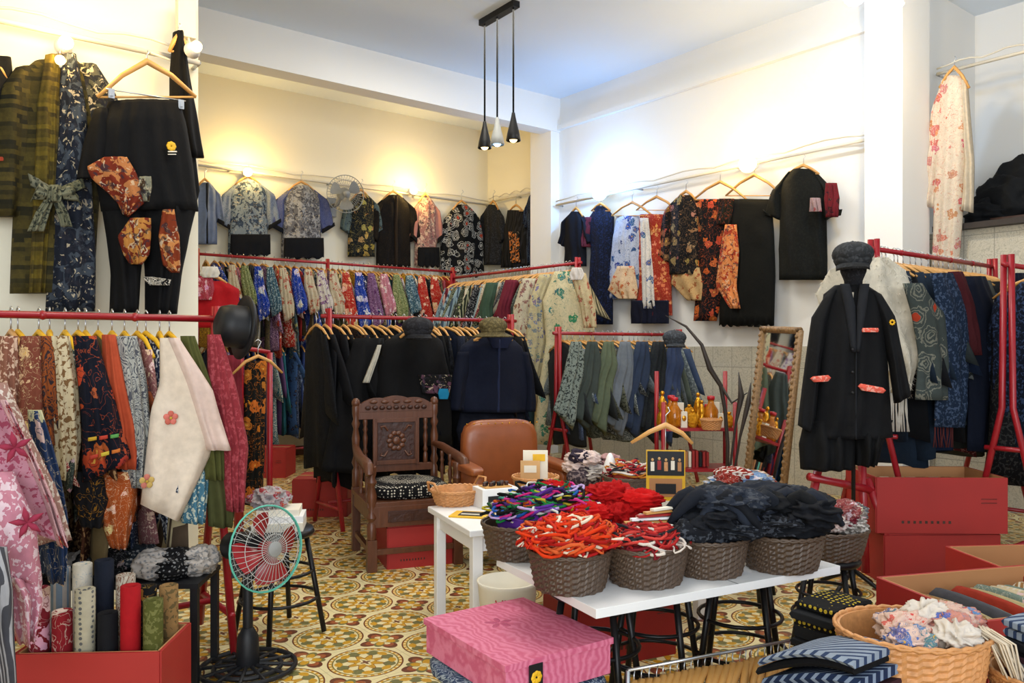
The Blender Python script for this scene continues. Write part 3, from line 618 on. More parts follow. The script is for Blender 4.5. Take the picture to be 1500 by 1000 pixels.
# ---------------- cloth blob
def cloth_blob(o,c,r,kind,col,col2='808080',seed=0,fq=2.2,am=.35,rz=0):
    sd=Vector((seed*1.3,seed*.7,seed*.37)); st=Vector((U(.4,1),U(.4,1.6),U(.6,1.4)))
    def fn(d):
        q=Vector((d.x*st.x,d.y*st.y,d.z*st.z))*fq*.8+sd; a=1-2.2*abs(noise.noise(q)); b_=1-2.2*abs(noise.noise(q*2.1+sd))
        return .86+am*.42*a+am*.16*b_
    o.sph(c,r,kind,nu=60,nv=36,fn=fn,rz=rz,col=hx(col),col2=hx(col2))
o=MB()
for px,r,sd in((1480,(.26,.3,.26),1),(1448,(.18,.2,.15),2),(1506,(.2,.3,.34),5)):
    p=W(px,300,7.5); p.x=min(p.x,8.35); p.z=2.5+r[2]*.95; cloth_blob(o,p,r,'plain','17191c',seed=sd,am=.5)
o.box((8.2,2.5,2.54),(.6,1.1,.07),'wooddk')
o.done('black_bag_pile')

# ---------------- caps and hats
def cap(name,p,r,col,kind='speck',brim=True,face=0,wide=False):
    o=MB(); p=Vector(p); c=hx(col); c2=tuple(x*1.8 for x in c)
    o.sph(p+Vector((0,0,r*.35)),(r,r,r*.62),kind,fn=lambda d:1+.05*sin(8*atan2(d.y,d.x)),nu=28,nv=12,col=c,col2=c2)
    o.lathe([(r*.8,-r*.25),(r*.92,0),(r*.9,r*.3)],p,kind,col=c,col2=c2,n=24)
    o.sph(p+Vector((0,0,r*.95)),r*.08,kind,col=c,col2=c2,nu=8,nv=6)
    f=C2(sin(face),-cos(face))
    if wide:
        o.lathe([(r*.8,-r*.1),(r*1.2,-r*.3),(r*1.5,-r*.42),(r*1.5,-r*.48),(r*.75,-r*.2)],p,kind,col=c,col2=c2,n=28,cap=False)
    else:
        vs=[];fs=[];s=f.cross(Vector((0,0,1)));n=12
        for k_ in(0,1):
            for i in range(n+1):
                an=pi*(i/n)-pi/2; a=p+(s*sin(an)*.8+f*cos(an)*.85)*r-Vector((0,0,r*.15+k_*.012)); b_=p+(s*sin(an)*.8+f*(cos(an)*1.5))*r-Vector((0,0,r*.42+k_*.012)); vs+=[a,b_]
        for k_ in(0,1):
            for i in range(n): q=k_*(2*n+2)+2*i; fs.append((q,q+1,q+3,q+2))
        for i in range(n): q=2*i; fs.append((q+1,q+3,q+3+2*n+2,q+1+2*n+2))
        o.add(vs,fs,kind,sm=True,col=c,col2=c2)
    return o.done(name)
cap('newsboy_cap',W(612,486,6.0),.115,'222226',face=.5)
cap('bucket_hat',W(722,484,6.4),.11,'5a5034',wide=True)
cap('newsboy_cap',W(988,500,7.6),.11,'3a3e44',face=.2)
o=MB(); p=W(360,480,3.75); ax=C2(-.8,-.62,.12).normalized()
o.lathe([(.0,.13),(.05,.135),(.085,.12),(.098,.08),(.1,.02),(.104,0),(.13,-.005),(.15,.012),(.15,.018),(.1,.012)],p,'blackp',axis=ax,n=36,cap=False)
o.lathe([(.0,.012),(.1,.012)],p,'blackp',axis=ax,n=36,cap=False)
o.done('felt_hat')
G('red_jacket',planeY(6.6),[([(288,330,412),(268,350,424),(264,350,455),(266,346,480)],'plain','a80e18','b01420',dict(th=.08)),([(266,290,414),(254,276,440),(256,272,470)],'plain','b8101c','c01a28',{}),([(285,305,405),(282,308,425),(286,304,440)],'floral','a83848','e0b0b8',dict(off=.09,th=.02)),([(290,312,392),(286,316,402),(290,312,408)],'plain','d8d4c8','e0b0b8',dict(off=.1,th=.02))],hang=(312,404,20),h=12)
o=MB(); P=planeY(5.1); o.tube([PL(350,500,P),(lambda q:(q.x,q.y,0))(PL(350,500,P))],.03,'red'); o.tube([PL(350,508,P),PL(395,516,P)],.015,'red'); 
q=PL(395,516,P); o.tube([q,(q.x,q.y,0)],.02,'red')
PN([(358,390,528),(356,388,600),(356,386,680),(352,384,738)],'bigfloral','12120e','b86a20',th=.05)
PN([(330,352,520),(328,356,620),(338,360,700)],'plain','7a2430',th=.05)
hanger(o,PL(378,505,planeY(5.0)),(1,0,0),.16); o.done('fabric_stand')

# ---------------- wooden armchair
def RZ(c,deg): return Matrix.Translation(Vector((c[0],c[1],0)))@Matrix.Rotation(radians(deg),4,'Z')
o=MB(); o.M=RZ(C2(-.72,5.42),-17.6); w=.28; dp=.29
def turned(x,y,z0,z1,r,m='wood'):
    L=z1-z0; pr=[(r,0),(r,.2*L),(r*.6,.24*L),(r*1.15,.3*L),(r*.65,.38*L),(r*.95,.5*L),(r*1.1,.6*L),(r*.65,.72*L),(r*1.15,.78*L),(r*.7,.84*L),(r,.9*L),(r,L)]
    o.lathe(pr,(x,y,z0),m,n=14)
for sx_ in(-1,1):
    o.box((sx_*w,dp,.22),(.055,.055,.44),'wood'); turned(sx_*w,dp,.44,1.0,.026); o.sph((sx_*w,dp,1.02),(.03,.03,.035),'wood')
    o.box((sx_*w,-dp,.1),(.06,.06,.2),'wood'); turned(sx_*w,-dp,.2,.66,.03)
    o.box((sx_*w,0,.36),(.04,2*dp,.09),'wood'); o.box((sx_*w,0,.12),(.03,2*dp,.035),'wood')
    ap=[(sx_*(w),dp,.72),(sx_*(w+.02),dp-.15,.715),(sx_*(w+.035),dp-.35,.69),(sx_*(w+.03),-dp+.02,.68),(sx_*(w+.03),-dp-.06,.665),(sx_*(w+.03),-dp-.08,.63),(sx_*(w+.03),-dp-.05,.62)]
    o.tube(ap,[.022,.026,.032,.034,.034,.028,.02],'wood',n=10)
    for yy in(-.12,.08): turned(sx_*w,yy,.40,.69,.014)
o.box((0,-dp,.34),(2*w,.04,.13),'wood'); o.box((0,-dp-.022,.34),(.36,.012,.07),'wooddk'); o.box((0,dp,.34),(2*w,.04,.1),'wood'); o.box((0,-dp,.12),(2*w,.03,.035),'wood')
o.box((0,0,.415),(2*w+.06,2*dp+.03,.03),'wood')
for z,hh in((.56,.05),(.93,.05),(.985,.06)): o.box((0,dp,z),(2*w-.03,.035,hh),'wood')
vs=[];n=24
for i in range(n+1):
    t=i/n; x=-w+.02+t*(2*w-.04); z=1.0+.055*sin(pi*t)**.6+.012*abs(sin(3*pi*t)); vs+=[(x,dp-.018,z),(x,dp+.018,z),(x,dp-.018,.98),(x,dp+.018,.98)]
fs=[]
for i in range(n):
    a=4*i; fs+=[(a,a+1,a+5,a+4),(a+2,a,a+4,a+6),(a+1,a+3,a+7,a+5)]
fs+=[(0,2,3,1),(4*n,4*n+1,4*n+3,4*n+2)]
o.add(vs,fs,'wood')
for i in range(9):
    x=-.2+i*.05; o.sph((x,dp-.022,.985),(.022,.012,.016),'wooddk',nu=8,nv=6)
for i in range(5): o.sph((-.16+i*.08,dp-.02,1.025),(.03,.010,.014),'wood',nu=8,nv=6)
o.box((0,dp,.75),(.31,.025,.33),'wood'); o.box((0,dp-.006,.75),(.26,.025,.27),'wooddk')
for sx_ in(-1,1): o.box((sx_*.15,dp-.012,.745),(.028,.03,.33),'wood'); [turned(sx_*.215,dp,.585,.905,.016)]
o.box((0,dp-.012,.6),(.3,.03,.03),'wood'); o.box((0,dp-.012,.895),(.3,.03,.03),'wood')
for a_ in range(10):
    an=a_*pi/5; o.sph((.05*cos(an),dp-.022,.75+.055*sin(an)),(.022,.010,.018),'wood',nu=10,nv=6)
o.sph((0,dp-.022,.75),(.028,.014,.03),'wood')
for a_ in((-1,-1),(1,-1),(-1,1),(1,1)): 
    o.tube([(a_[0]*.06,dp-.02,.75+a_[1]*.07),(a_[0]*.085,dp-.024,.75+a_[1]*.105),(a_[0]*.11,dp-.02,.75+a_[1]*.1),(a_[0]*.1,dp-.02,.75+a_[1]*.08)],[.006,.01,.008,.004],'wood',n=6)
o.done('carved_wooden_armchair',.004)
o=MB(); o.M=RZ(C2(-.72,5.42),-17.6)
o.sph((0,-.02,.475),(.25,.25,.045),'dots',nu=32,nv=12,col=hx('0a0a0c'),col2=hx('c8c0b0'),fn=lambda d:min(1.35,1/max(.7,(abs(d.x)**6+abs(d.y)**6+.02)**(1/6))))
o.done('dotted_seat_cushion')
def carton(name,c,rz,d,open_=False,flap=False,m='redbox',t=.012):
    o=MB(); o.M=Matrix.Translation(Vector(c))@Matrix.Rotation(rz,4,'Z'); x,y,z=d
    o.box((0,-y/2,z/2),(x,t,z),m);o.box((0,y/2,z/2),(x,t,z),m);o.box((-x/2,0,z/2),(t,y,z),m);o.box((x/2,0,z/2),(t,y,z),m);o.box((0,0,t/2),(x,y,t),m)
    if open_:
        o.box((0,-y/2+t*.8,z*.55),(x-t,t*.5,z*.9),'card'); o.box((0,y/2-t*.8,z*.55),(x-t,t*.5,z*.9),'card'); o.box((-x/2+t*.8,0,z*.55),(t*.5,y-t,z*.9),'card'); o.box((x/2-t*.8,0,z*.55),(t*.5,y-t,z*.9),'card')
    else: 
        o.box((0,-y/4,z+t/2),(x,y/2-.003,t),m); o.box((0,y/4,z+t/2),(x,y/2-.003,t),m); o.box((0,0,z+t+.001),(x,.05,.002),'card')
    for k in(.62,.55): o.tube([(x*.3,-y/2-.007,z*k),(x*.42,-y/2-.007,z*k)],.002,'wooddk',n=4)
    for i in range(9): o.box((-x*.3+i*x*.045,-y/2-.0065,z*.2),(x*.02,.001,z*.05),'wooddk')
    return o.done(name,.003)
rc=-A
carton('red_carton',C2(-.66,5.36),radians(-17.6),(.42,.4,.26))
carton('red_carton',C2(-1.6,6.9),rc,(.45,.4,.3)); carton('red_carton',C2(.45,3.75),radians(-14),(.5,.34,.36)); carton('red_carton',C2(-2.7,8.9),rc,(.5,.4,.3))
# ---------------- leather armchair
o=MB(); o.M=RZ(C2(-.02,5.35),-20)
def cush(c,r,m='leather',e=5): o.sph(c,r,m,nu=36,nv=18,fn=lambda d:1/((abs(d.x)**e+abs(d.y)**e+abs(d.z)**e)**(1/e)))
cush((0,.22,.64),(.27,.07,.27)); cush((0,-.03,.40),(.25,.27,.07))
for s_ in(-1,1):
    cush((s_*.29,-.02,.5),(.045,.28,.14)); cush((s_*.3,-.02,.63),(.055,.29,.028))
    for y in(-.24,.22): o.tube([(s_*.28,y,0),(s_*.28,y,.4)],.022,'wood')
o.box((0,-.0,.31),(.54,.5,.06),'wood')
for i in range(-5,6): o.sph((i*.05,.145,.89),.006,'gold',nu=6,nv=4)
o.done('leather_armchair')

# ---------------- tables
def leg_table(name,c,deg,wx,wy,z,legs='wood'):
    o=MB(); o.M=RZ(c,deg); o.box((0,0,z-.015),(wx,wy,.03),'white')
    if legs=='wood':
        o.box((0,-wy/2+.05,z-.07),(wx-.1,.02,.08),'white');o.box((0,wy/2-.05,z-.07),(wx-.1,.02,.08),'white');o.box((-wx/2+.05,0,z-.07),(.02,wy-.1,.08),'white');o.box((wx/2-.05,0,z-.07),(.02,wy-.1,.08),'white')
        for a in(-1,1):
            for b_ in(-1,1): o.box((a*(wx/2-.05),b_*(wy/2-.05),(z-.03)/2),(.05,.05,z-.03),'white')
    return o
TC1=C2(.30,4.17); o=leg_table('t',TC1,-14.6,1.34,.62,.58); o.done('white_side_table',.004)
TC2=C2(.589,3.095)
o=leg_table('t',TC2,-10.6,1.1,.7,.58,legs='n'); o.box((.04,0,.5805),(.006,.7,.002),'gray')
o.done('white_display_board',.004)
def stool(name,c,h,r=.16,m='black',deg=20,sp=1.35):
    o=MB(); o.M=RZ(c,deg)
    o.lathe([(r,0),(r*1.05,.015),(r,.035),(0.01,.036)],(0,0,h-.036),m,n=28)
    for i in range(4):
        a=i*pi/2+pi/4; o.tube([(r*.8*cos(a),r*.8*sin(a),h-.03),(r*sp*cos(a),r*sp*sin(a),.01)],.013,m,n=8)
    for f_ in(.35,.6):
        rr=r*(.8+(sp-.8)*(1-f_)); o.tube([(rr*cos(i*pi/12),rr*sin(i*pi/12),h*f_) for i in range(24)],.008,m,n=6,closed=True)
    return o.done(name)
mm_=RZ(TC2,-10.6)
for x in(-.34,.0,.36):
    q=mm_@Vector((x,-.02+.08*(x==0),0)); stool('black_metal_stool',q,.549,deg=30)
stool('black_metal_stool',C2(-1.14,3.95),.52,deg=10)
# ---------------- baskets
def basket(name,c,r,h,m='wickd',ov=1,rz=0,top=1.25,handle=False,par=None):
    o=MB(); o.M=Matrix.Translation(Vector(c))@Matrix.Rotation(rz,4,'Z'); n=96; rows=max(9,int(h/.0095)); vs=[];fs=[]
    for i in range(rows+1):
        t=i/rows; rr=r*(1+(top-1)*t**.8)
        for j in range(n):
            w_=.0038*cos(pi*i+ (pi*j/3))
            a=2*pi*j/n; vs.append(((rr+w_)*cos(a)*ov,(rr+w_)*sin(a),h*t))
    for i in range(rows):
        for j in range(n): j2=(j+1)%n; fs.append((i*n+j,i*n+j2,(i+1)*n+j2,(i+1)*n+j))
    fs.append(tuple(range(n))[::-1]); 
    k=len(vs)
    for i in range(2):
        rr=(r*top-.012) if i==0 else r*.95
        for j in range(n): a=2*pi*j/n; vs.append((rr*cos(a)*ov,rr*sin(a),h if i==0 else .01))
    for j in range(n): j2=(j+1)%n; fs.append((k+j,k+j2,k+n+j2,k+n+j)); fs.append((rows*n+j,rows*n+j2,k+j2,k+j))
    fs.append(tuple(k+n+j for j in range(n)))
    o.add(vs,fs,m)
    for q in(0,1):
        o.tube([(r*top*cos(2*pi*i/60)*ov,r*top*sin(2*pi*i/60),h+.005*sin(i*1.6+q*pi)) for i in range(60)],.006,m,n=5,closed=True)
    if handle:
        for s_ in(-1,1): o.tube([(s_*r*top*ov,-.05,h),(s_*(r*top*ov+.02),-.03,h+.05),(s_*(r*top*ov+.02),.03,h+.05),(s_*r*top*ov,.05,h)],.007,m)
    return o
def cord_pile(name,c,rx,ry,h,n,cols,r=.008,kind='plain',rz=0):
    o=MB(); o.M=Matrix.Translation(Vector(c))@Matrix.Rotation(rz,4,'Z')
    o.sph((0,0,h*.1),(rx*.85,ry*.85,h*.75),kind,col=hx(cols[0]),col2=hx(cols[-1]),fn=lambda d:1+.2*noise.noise(d*3),nu=20,nv=12)
    for i in range(n):
        a=U(0,2*pi); q=sqrt(R())*.85; cx=rx*q*cos(a); cy=ry*q*sin(a); cz=h*(1-q*q)*.9; L=U(.03,.085); an=U(0,pi); k=hx(random.choice(cols)); k2=tuple(min(1,x*.5+.3) for x in k)
        pts=[]; el=U(.25,.7); ti=U(-.6,.6); ph=U(0,6); NN=14; wob=U(.003,.014)
        for j in range(NN):
            t=2*pi*j/NN; x=L*cos(t); y=L*el*sin(t)+wob*sin(3*t+ph); z=wob*sin(2*t+ph)+ti*x*.5
            pts.append((cx+x*cos(an)-y*sin(an),cy+x*sin(an)+y*cos(an),max(.0,cz+z)))
        o.tube(pts,[r*U(.7,1.2)]*NN if R()<.5 else [r*(1+.3*(j%2)) for j in range(NN)],kind,n=6,closed=True,col=k,col2=k2)
        if R()<.3:
            px_,py_,pz_=pts[0]; kk=hx(random.choice(['e8e0d0',cols[0]]))
            for j in range(5): o.tube([(px_,py_,pz_),(px_+U(-.015,.015)+.02*cos(an),py_+U(-.015,.015)+.02*sin(an),pz_-.02)],.0022,kind,n=4,col=kk)
    return o.done(name)
Z=.581
for px,py,r in((838,872,.115),(953,862,.12),(1048,848,.115),(1158,840,.125),(762,822,.12)):
    q=HZ(px,py,Z); q+=C2(0,.1); q.z=Z; basket('b',q,r,.13,ov=1.05,top=1.22).done('wicker_basket')
def bp(px,py,dz=.13,back=.1):
    q=HZ(px,py,Z)+C2(0,back); q.z=Z+dz; return q
cord_pile('red_cord_bundle',bp(838,872),.16,.14,.11,230,['c82a10','d8451a','b01818','e8d8c0','d05a2a','a01008','d8380c'],.005)
cord_pile('red_white_cord_bundle',bp(953,862,.12),.13,.13,.07,150,['a82020','d8ccc0','7a1a24','c84038','202024'],.0046)
q=bp(762,822,.12); cord_pile('coloured_cord_bundle',q+C2(.12,.0),.25,.18,.16,380,['5a2a90','1a7a3a','b0a028','1850a0','c83080','08080a','b8a0d0','409080','b85018','d8d8d0','101014','3a1a5a','1a4a30','6a3aa0','c82070'],.0048,rz=-A)
o=MB(); q=bp(953,862,.12)+C2(-.12,.34); 
for i in range(20): cloth_blob(o,q+C2(U(-.2,.15),U(-.1,.1),U(0,.13)),(U(.055,.085),U(.05,.08),U(.03,.055)),'plain',random.choice(['c00a0a','a80608','d01414','b00808']),seed=i*3,fq=3.2,am=1.0,rz=U(0,3))
o.sph(q-Vector((0,0,.1)),(.18,.14,.12),'plain',col=hx('900606')); o.done('red_scarf_pile')
def scarf(name,q,cols,n,rx,ry,sd,hgt=.08):
    o=MB()
    for i in range(n):
        cloth_blob(o,q+C2(U(-rx,rx),U(-ry,ry*1.4),U(-.01,hgt)),(U(.09,.14),U(.06,.1),U(.03,.055)),random.choice(['plain','plain','speck']),random.choice(cols),'40444c',seed=i*5+sd,fq=1.9,am=.9,rz=U(0,3))
    for i in range(8):
        a=U(-rx,rx); b_=U(-ry,ry*.5); an=U(-.6,.6); c=hx(random.choice(cols)); pts=[q+C2(a+.11*(t-.5)*2*cos(an),b_+.11*(t-.5)*2*sin(an)-.02,hgt*.8+.04*sin(pi*t)-.07*abs(t-.5)*2) for t in [k/8 for k in range(9)]]
        o.tube(pts,[.01,.018,.022,.027,.024,.028,.02,.018,.01],'plain',n=8,col=c)
    o.done(name)
scarf('dark_scarf_pile',bp(1048,848,.16),['181c26','222834','12151c','262c3c'],9,.09,.07,1,.12)
scarf('dark_scarf_pile',bp(1158,840,.16),['101218','1a1e26','0c0e12','20242e'],9,.10,.07,40,.10)
o=MB(); q=bp(985,845,.19)
for i in range(5): o.box(q+C2(.02*i-.04,.01*i-.06,.012*i),(.26,.022,.008),['woodlt','white','redbox','woodlt','paper'][i],rz=-A+.15+.1*i)
o.done('folding_fan_bundle')
T=.58
q=HZ(668,742,T)+C2(0,.09); q.z=T; ob=basket('b',q,.1,.075,'wickl',ov=1.15,handle=True).done('rattan_basket')
q=HZ(785,726,T)+C2(0,.1); q.z=T; o=basket('b',q,.105,.09,'wickl'); o.done('rattan_basket')
o=MB(); o.M=Matrix.Translation(q)@Matrix.Rotation(-A,4,'Z'); o.box((0,0,.15),(.14,.02,.18),'paper'); o.box((.02,-.012,.2),(.07,.004,.04),'yellow'); o.box((-.03,-.03,.12),(.11,.02,.13),'cork'); o.box((-.03,-.042,.14),(.07,.002,.04),'paper'); o.done('product_card_set')
o=MB(); o.M=Matrix.Translation(HZ(725,745,T)+C2(0,.08))@Matrix.Rotation(radians(-14),4,'Z'); o.box((0,0,.05),(.2,.14,.1),'white'); o.box((0,-.072,.05),(.14,.003,.03),'blackp'); o.box((0,0,.103),(.15,.1,.006),'woodlt')
for i in range(9): o.lathe([(.012,0),(.012,.02)],(-.06+.015*i,.02*sin(i*2),.106),'blackp' if i%2 else 'wooddk',n=8)
o.done('accessory_box',.004)
o=MB(); o.M=Matrix.Translation(HZ(690,756,T))@Matrix.Rotation(-.9,4,'Z'); o.box((0,.02,.004),(.2,.14,.006),'yellow'); o.box((0,.02,.008),(.12,.09,.003),'blackp'); o.box((0,.0,.0105),(.1,.015,.002),'paper'); o.done('flyer')
o=MB(); q=HZ(865,705,T)+C2(0,.03)
for i in range(12): cloth_blob(o,q+C2(U(-.15,.15),U(-.05,.05),U(.05,.16)),(.08,.06,.04),random.choice(['floral','speck','plain','plain']),random.choice(['b89090','302838','c8c0b8','5a3a40','6a6a70','1c1c22','e0c8c0']),'d8d0c8',seed=i,fq=2.5,am=.9,rz=U(0,3))
o.sph(q+Vector((0,0,.03)),(.18,.1,.08),'speck',col=hx('3a3038'),col2=hx('807070')); o.done('folded_fabric_pile')
q=HZ(925,722,T)+C2(0,.1); q.z=T; basket('b',q,.12,.08).done('wicker_basket'); cord_pile('cord_bundle',q+Vector((0,0,.08)),.12,.11,.08,110,['c84a3a','d8b8a0','a02030','c07a2a','e0d8d0','2a2a30'],.005)
o=MB(); q=HZ(893,712,T)+C2(0,-.02); o.M=Matrix.Translation(q)@Matrix.Rotation(-A,4,'Z'); o.lathe([(.035,0),(.045,.05),(.04,.12),(.02,.18),(.008,.2)],(0,0,0),'white',n=18); o.lathe([(.046,.04),(.047,.09)],(0,0,0),'fred2',n=18,cap=False); o.sph((0,0,.11),(.03,.046,.03),'fred2'); o.done('white_bottle')
o=MB(); q=HZ(975,752,T); o.M=Matrix.Translation(q)@Matrix.Rotation(-A-.1,4,'Z')
o.box((0,0,.16),(.19,.012,.31),'yellow'); o.box((0,-.008,.25),(.18,.004,.12),'blackp'); 
for i in range(5):
    o.box((-.065+.033*i,-.011,.235+.006*(i%2)),(.018,.003,.045),['paper','redbox','wickl','paper','card'][i]); o.sph((-.065+.033*i,-.011,.268+.006*(i%2)),(.007,.003,.008),'cork',nu=8,nv=5)
o.box((0,-.008,.13),(.16,.004,.09),'card'); o.box((0,-.011,.125),(.1,.003,.05),'blackp'); o.box((0,-.008,.04),(.17,.004,.05),'paper'); o.box((0,.05,.01),(.19,.1,.02),'woodlt')
o.tube([(0,.01,.3),(0,.01,.46)],.003,'steel')
z0=.44; o.tube([(-.17,-.01,z0-.09),(-.08,-.01,z0-.035),(0,-.01,z0),(.08,-.01,z0-.04),(.13,-.01,z0-.09)],[.008,.012,.016,.012,.008],'woodlt'); o.tube([(0,-.01,z0),(0,-.01,z0+.05),(.02,-.01,z0+.07),(.01,-.01,z0+.09)],.003,'steel')
o.done('poster_stand')

o=MB(); q=C2(-.02,3.55); o.lathe([(.1,0),(.13,.36),(.137,.38),(.125,.38),(.095,.02)],q,'paper',n=28,cap=False); o.lathe([(.1,0),(.1,.01)],q,'paper')
for a in range(3): o.tube([q+C2(-.05+a*.04,-.131,.33),q+C2(-.03+a*.04,-.128,.28),q+C2(-.02+a*.04,-.131,.33)],.003,'fred2',n=4)
o.done('waste_basket')
pts=[HZ(640,900,.45),HZ(720,977,.45),HZ(872,937,.45),HZ(790,885,.45)]
cc=sum(pts,Vector())/4; ang=atan2((pts[2]-pts[1]).y,(pts[2]-pts[1]).x)
m,nt,b=newmat('pink_moire_cloth'); tc=N(nt,'ShaderNodeTexCoord').outputs['Object']; w_=N(nt,'ShaderNodeTexWave'); w_.inputs['Scale'].default_value=12; w_.inputs['Distortion'].default_value=14; w_.inputs['Detail'].default_value=4; LK(nt,tc,w_.inputs[0]); LK(nt,MIX(nt,w_.outputs['Fac'],hx('BC5474'),hx('CE7490')),b.inputs['Base Color']); b.inputs['Roughness'].default_value=.7; M['pink']=m
o=MB(); o.M=Matrix.Translation((cc.x,cc.y,0))@Matrix.Rotation(ang,4,'Z')
o.box((0,0,.39),(.41,.5,.10),'pink'); o.box((0,0,.447),(.425,.515,.02),'pink')
o.box((-.1,-.2585,.39),(.05,.004,.1),'blackp')
for i in range(8): o.sph((-.1+.012*cos(i*pi/4),-.262,.40+.012*sin(i*pi/4)),(.009,.003,.009),'yellow',nu=6,nv=4)
for i in range(5):
    a=i*2*pi/5; o.sph((-.02+.028*cos(a),.07+.028*sin(a),.457),(.024,.011,.002),'pinkd',nu=8,nv=4,rz=a)
o.done('pink_fabric_box',.008)
o=MB(); o.M=Matrix.Translation((cc.x,cc.y,0))@Matrix.Rotation(ang,4,'Z'); o.sph((0,0,.305),(.23,.27,.03),'wavy',fn=lambda d:1/((abs(d.x)**5+abs(d.y)**5+abs(d.z)**5)**.2),col=hx('3a4a68'),col2=hx('a0acb8'),nu=32,nv=14); o.done('denim_cushion')
stool('black_metal_stool',(cc.x,cc.y),.272,r=.17,sp=1.2)
o=MB()
for i in range(24):
    q=C2(.40+i*.026,2.64+.011*i+U(-.01,.01),.36); d=C2(.5+U(-.12,.12),1).normalized(); z=Vector((0,0,1))
    o.tube([q-z*.16-d*.2,q-z*.10-d*.11,q-z*.06,q-z*.10+d*.11,q-z*.16+d*.2],[.008,.013,.015,.013,.008],'woodlt',n=6)
    o.tube([q-z*.06,q-z*.03,q-z*.015+d*.015],.0025,'steel',n=4)
a=C2(.38,2.64,.345);b_=C2(1.05,2.93,.345); o.tube([a,b_],.006,'steel')
for q in(a,b_): o.tube([q,(q.x,q.y,0)],.008,'steel'); o.tube([(q.x-.1,q.y,.01),(q.x+.1,q.y,.01)],.008,'steel')
o.done('wooden_hanger_bundle')

# ---------------- fans
def fan_head(o,p,ax,r,m,rim,blade,depth=.06,nb=3,motor='blackp',hub=None):
    ax=Vector(ax).normalized(); q=Vector((0,0,1)).rotation_difference(ax).to_matrix().to_4x4(); sv=o.M.copy(); o.M=sv@Matrix.Translation(p)@q
    prof=[(0,depth),(r*.35,depth*.95),(r*.75,depth*.7),(r,0),(r*.75,-depth*.7),(r*.3,-depth*.95)]
    for i in range(40):
        a=2*pi*i/40; o.tube([(x*cos(a),x*sin(a),z) for x,z in prof],.0016,m,n=4)
    for x,z in((r,0),(r*1.01,.006),(r*.75,depth*.7),(r*.35,depth*.95),(r*.75,-depth*.7)):
        o.tube([(x*cos(2*pi*i/32),x*sin(2*pi*i/32),z) for i in range(32)],.004 if x>r*.9 else .002,rim if x>r*.9 else m,n=5,closed=True)
    o.lathe([(.0,depth+.008),(r*.18,depth+.004),(r*.18,depth-.004)],(0,0,0),hub or blade,n=18)
    for k in range(nb):
        vs=[];fs=[]; a0=2*pi*k/nb+.4
        for i in range(7):
            t=i/6; rr=r*(.15+.70*t); ww=.26+.26*sin(pi*t*.8)
            for j in range(6):
                s_=j/5-.5; a=a0+s_*ww*2; vs.append((rr*cos(a),rr*sin(a),.03*s_*2))
        for i in range(6):
            for j in range(5): a=i*6+j; fs.append((a,a+1,a+7,a+6))
        o.add(vs,fs,blade,sm=True)
    o.lathe([(r*.17,-.02),(r*.17,.02),(.01,.03)],(0,0,0),blade,n=16)
    o.lathe([(r*.3,-depth*.9),(r*.36,-depth-.02),(r*.34,-depth-.09),(r*.2,-depth-.13),(.01,-depth-.135)],(0,0,0),motor,n=20)
    o.M=sv
o=MB(); ctr=W(390,803,3.42); ax=C2(.80,-.60,.10).normalized(); fan_head(o,ctr,ax,.178,'lgray','mint','fred',nb=4,hub='gray')
m0=ctr-ax*.13; q=Vector((m0.x,m0.y,0))
o.tube([m0,(q.x,q.y,m0.z-.12)],.035,'blackp',n=12); o.tube([(q.x,q.y,m0.z-.1),(q.x,q.y,.05)],.022,'blackp',n=12); o.lathe([(.05,0),(.045,.12),(.024,.16)],(q.x,q.y,.03),'blackp')
o.lathe([(.02,-.12),(.06,-.09),(.065,.0),(.06,.05),(.02,.06)],m0-ax*.03,'blackp',axis=ax,n=20)
o.box((m0.x,m0.y,m0.z-.06),(.13,.09,.12),'blackp',rz=-.4)
for r_ in(.08,.14,.2): o.tube([(q.x+r_*cos(i*pi/16),q.y+r_*sin(i*pi/16),.02) for i in range(32)],.011,'blackp',n=6,closed=True)
for i in range(12): a=i*pi/6; o.tube([(q.x,q.y,.035),(q.x+.2*cos(a),q.y+.2*sin(a),.02)],.009,'blackp',n=5)
o.done('pedestal_fan',.004)
o=MB(); p=PL(506,284,planeY(YB-.45)); fan_head(o,p,Vector((-.25,-1,-.15)),.24,'gray','gray','gray',depth=.08,motor='gray'); o.tube([p+Vector((0,.12,0)),p+Vector((0,.25,-.1)),p+Vector((0,.42,-.1))],.03,'gray'); o.box(p+Vector((0,.41,-.12)),(.12,.05,.25),'gray'); o.done('wall_fan')
o=MB(); q=C2(-1.14,3.95,.52); o.M=Matrix.Translation(q)@Matrix.Rotation(-.5,4,'Z'); 
o.box((0,0,.02),(.24,.2,.04),'paper'); o.box((.01,0,.055),(.22,.18,.03),'white'); o.box((0,.01,.085),(.2,.17,.03),'paper'); cloth_blob(o,Vector((-.05,.02,.14)),(.09,.08,.05),'floral','a8a0a0','8a3040',fq=3,am=.8); o.done('folded_cloth_stack',.005)

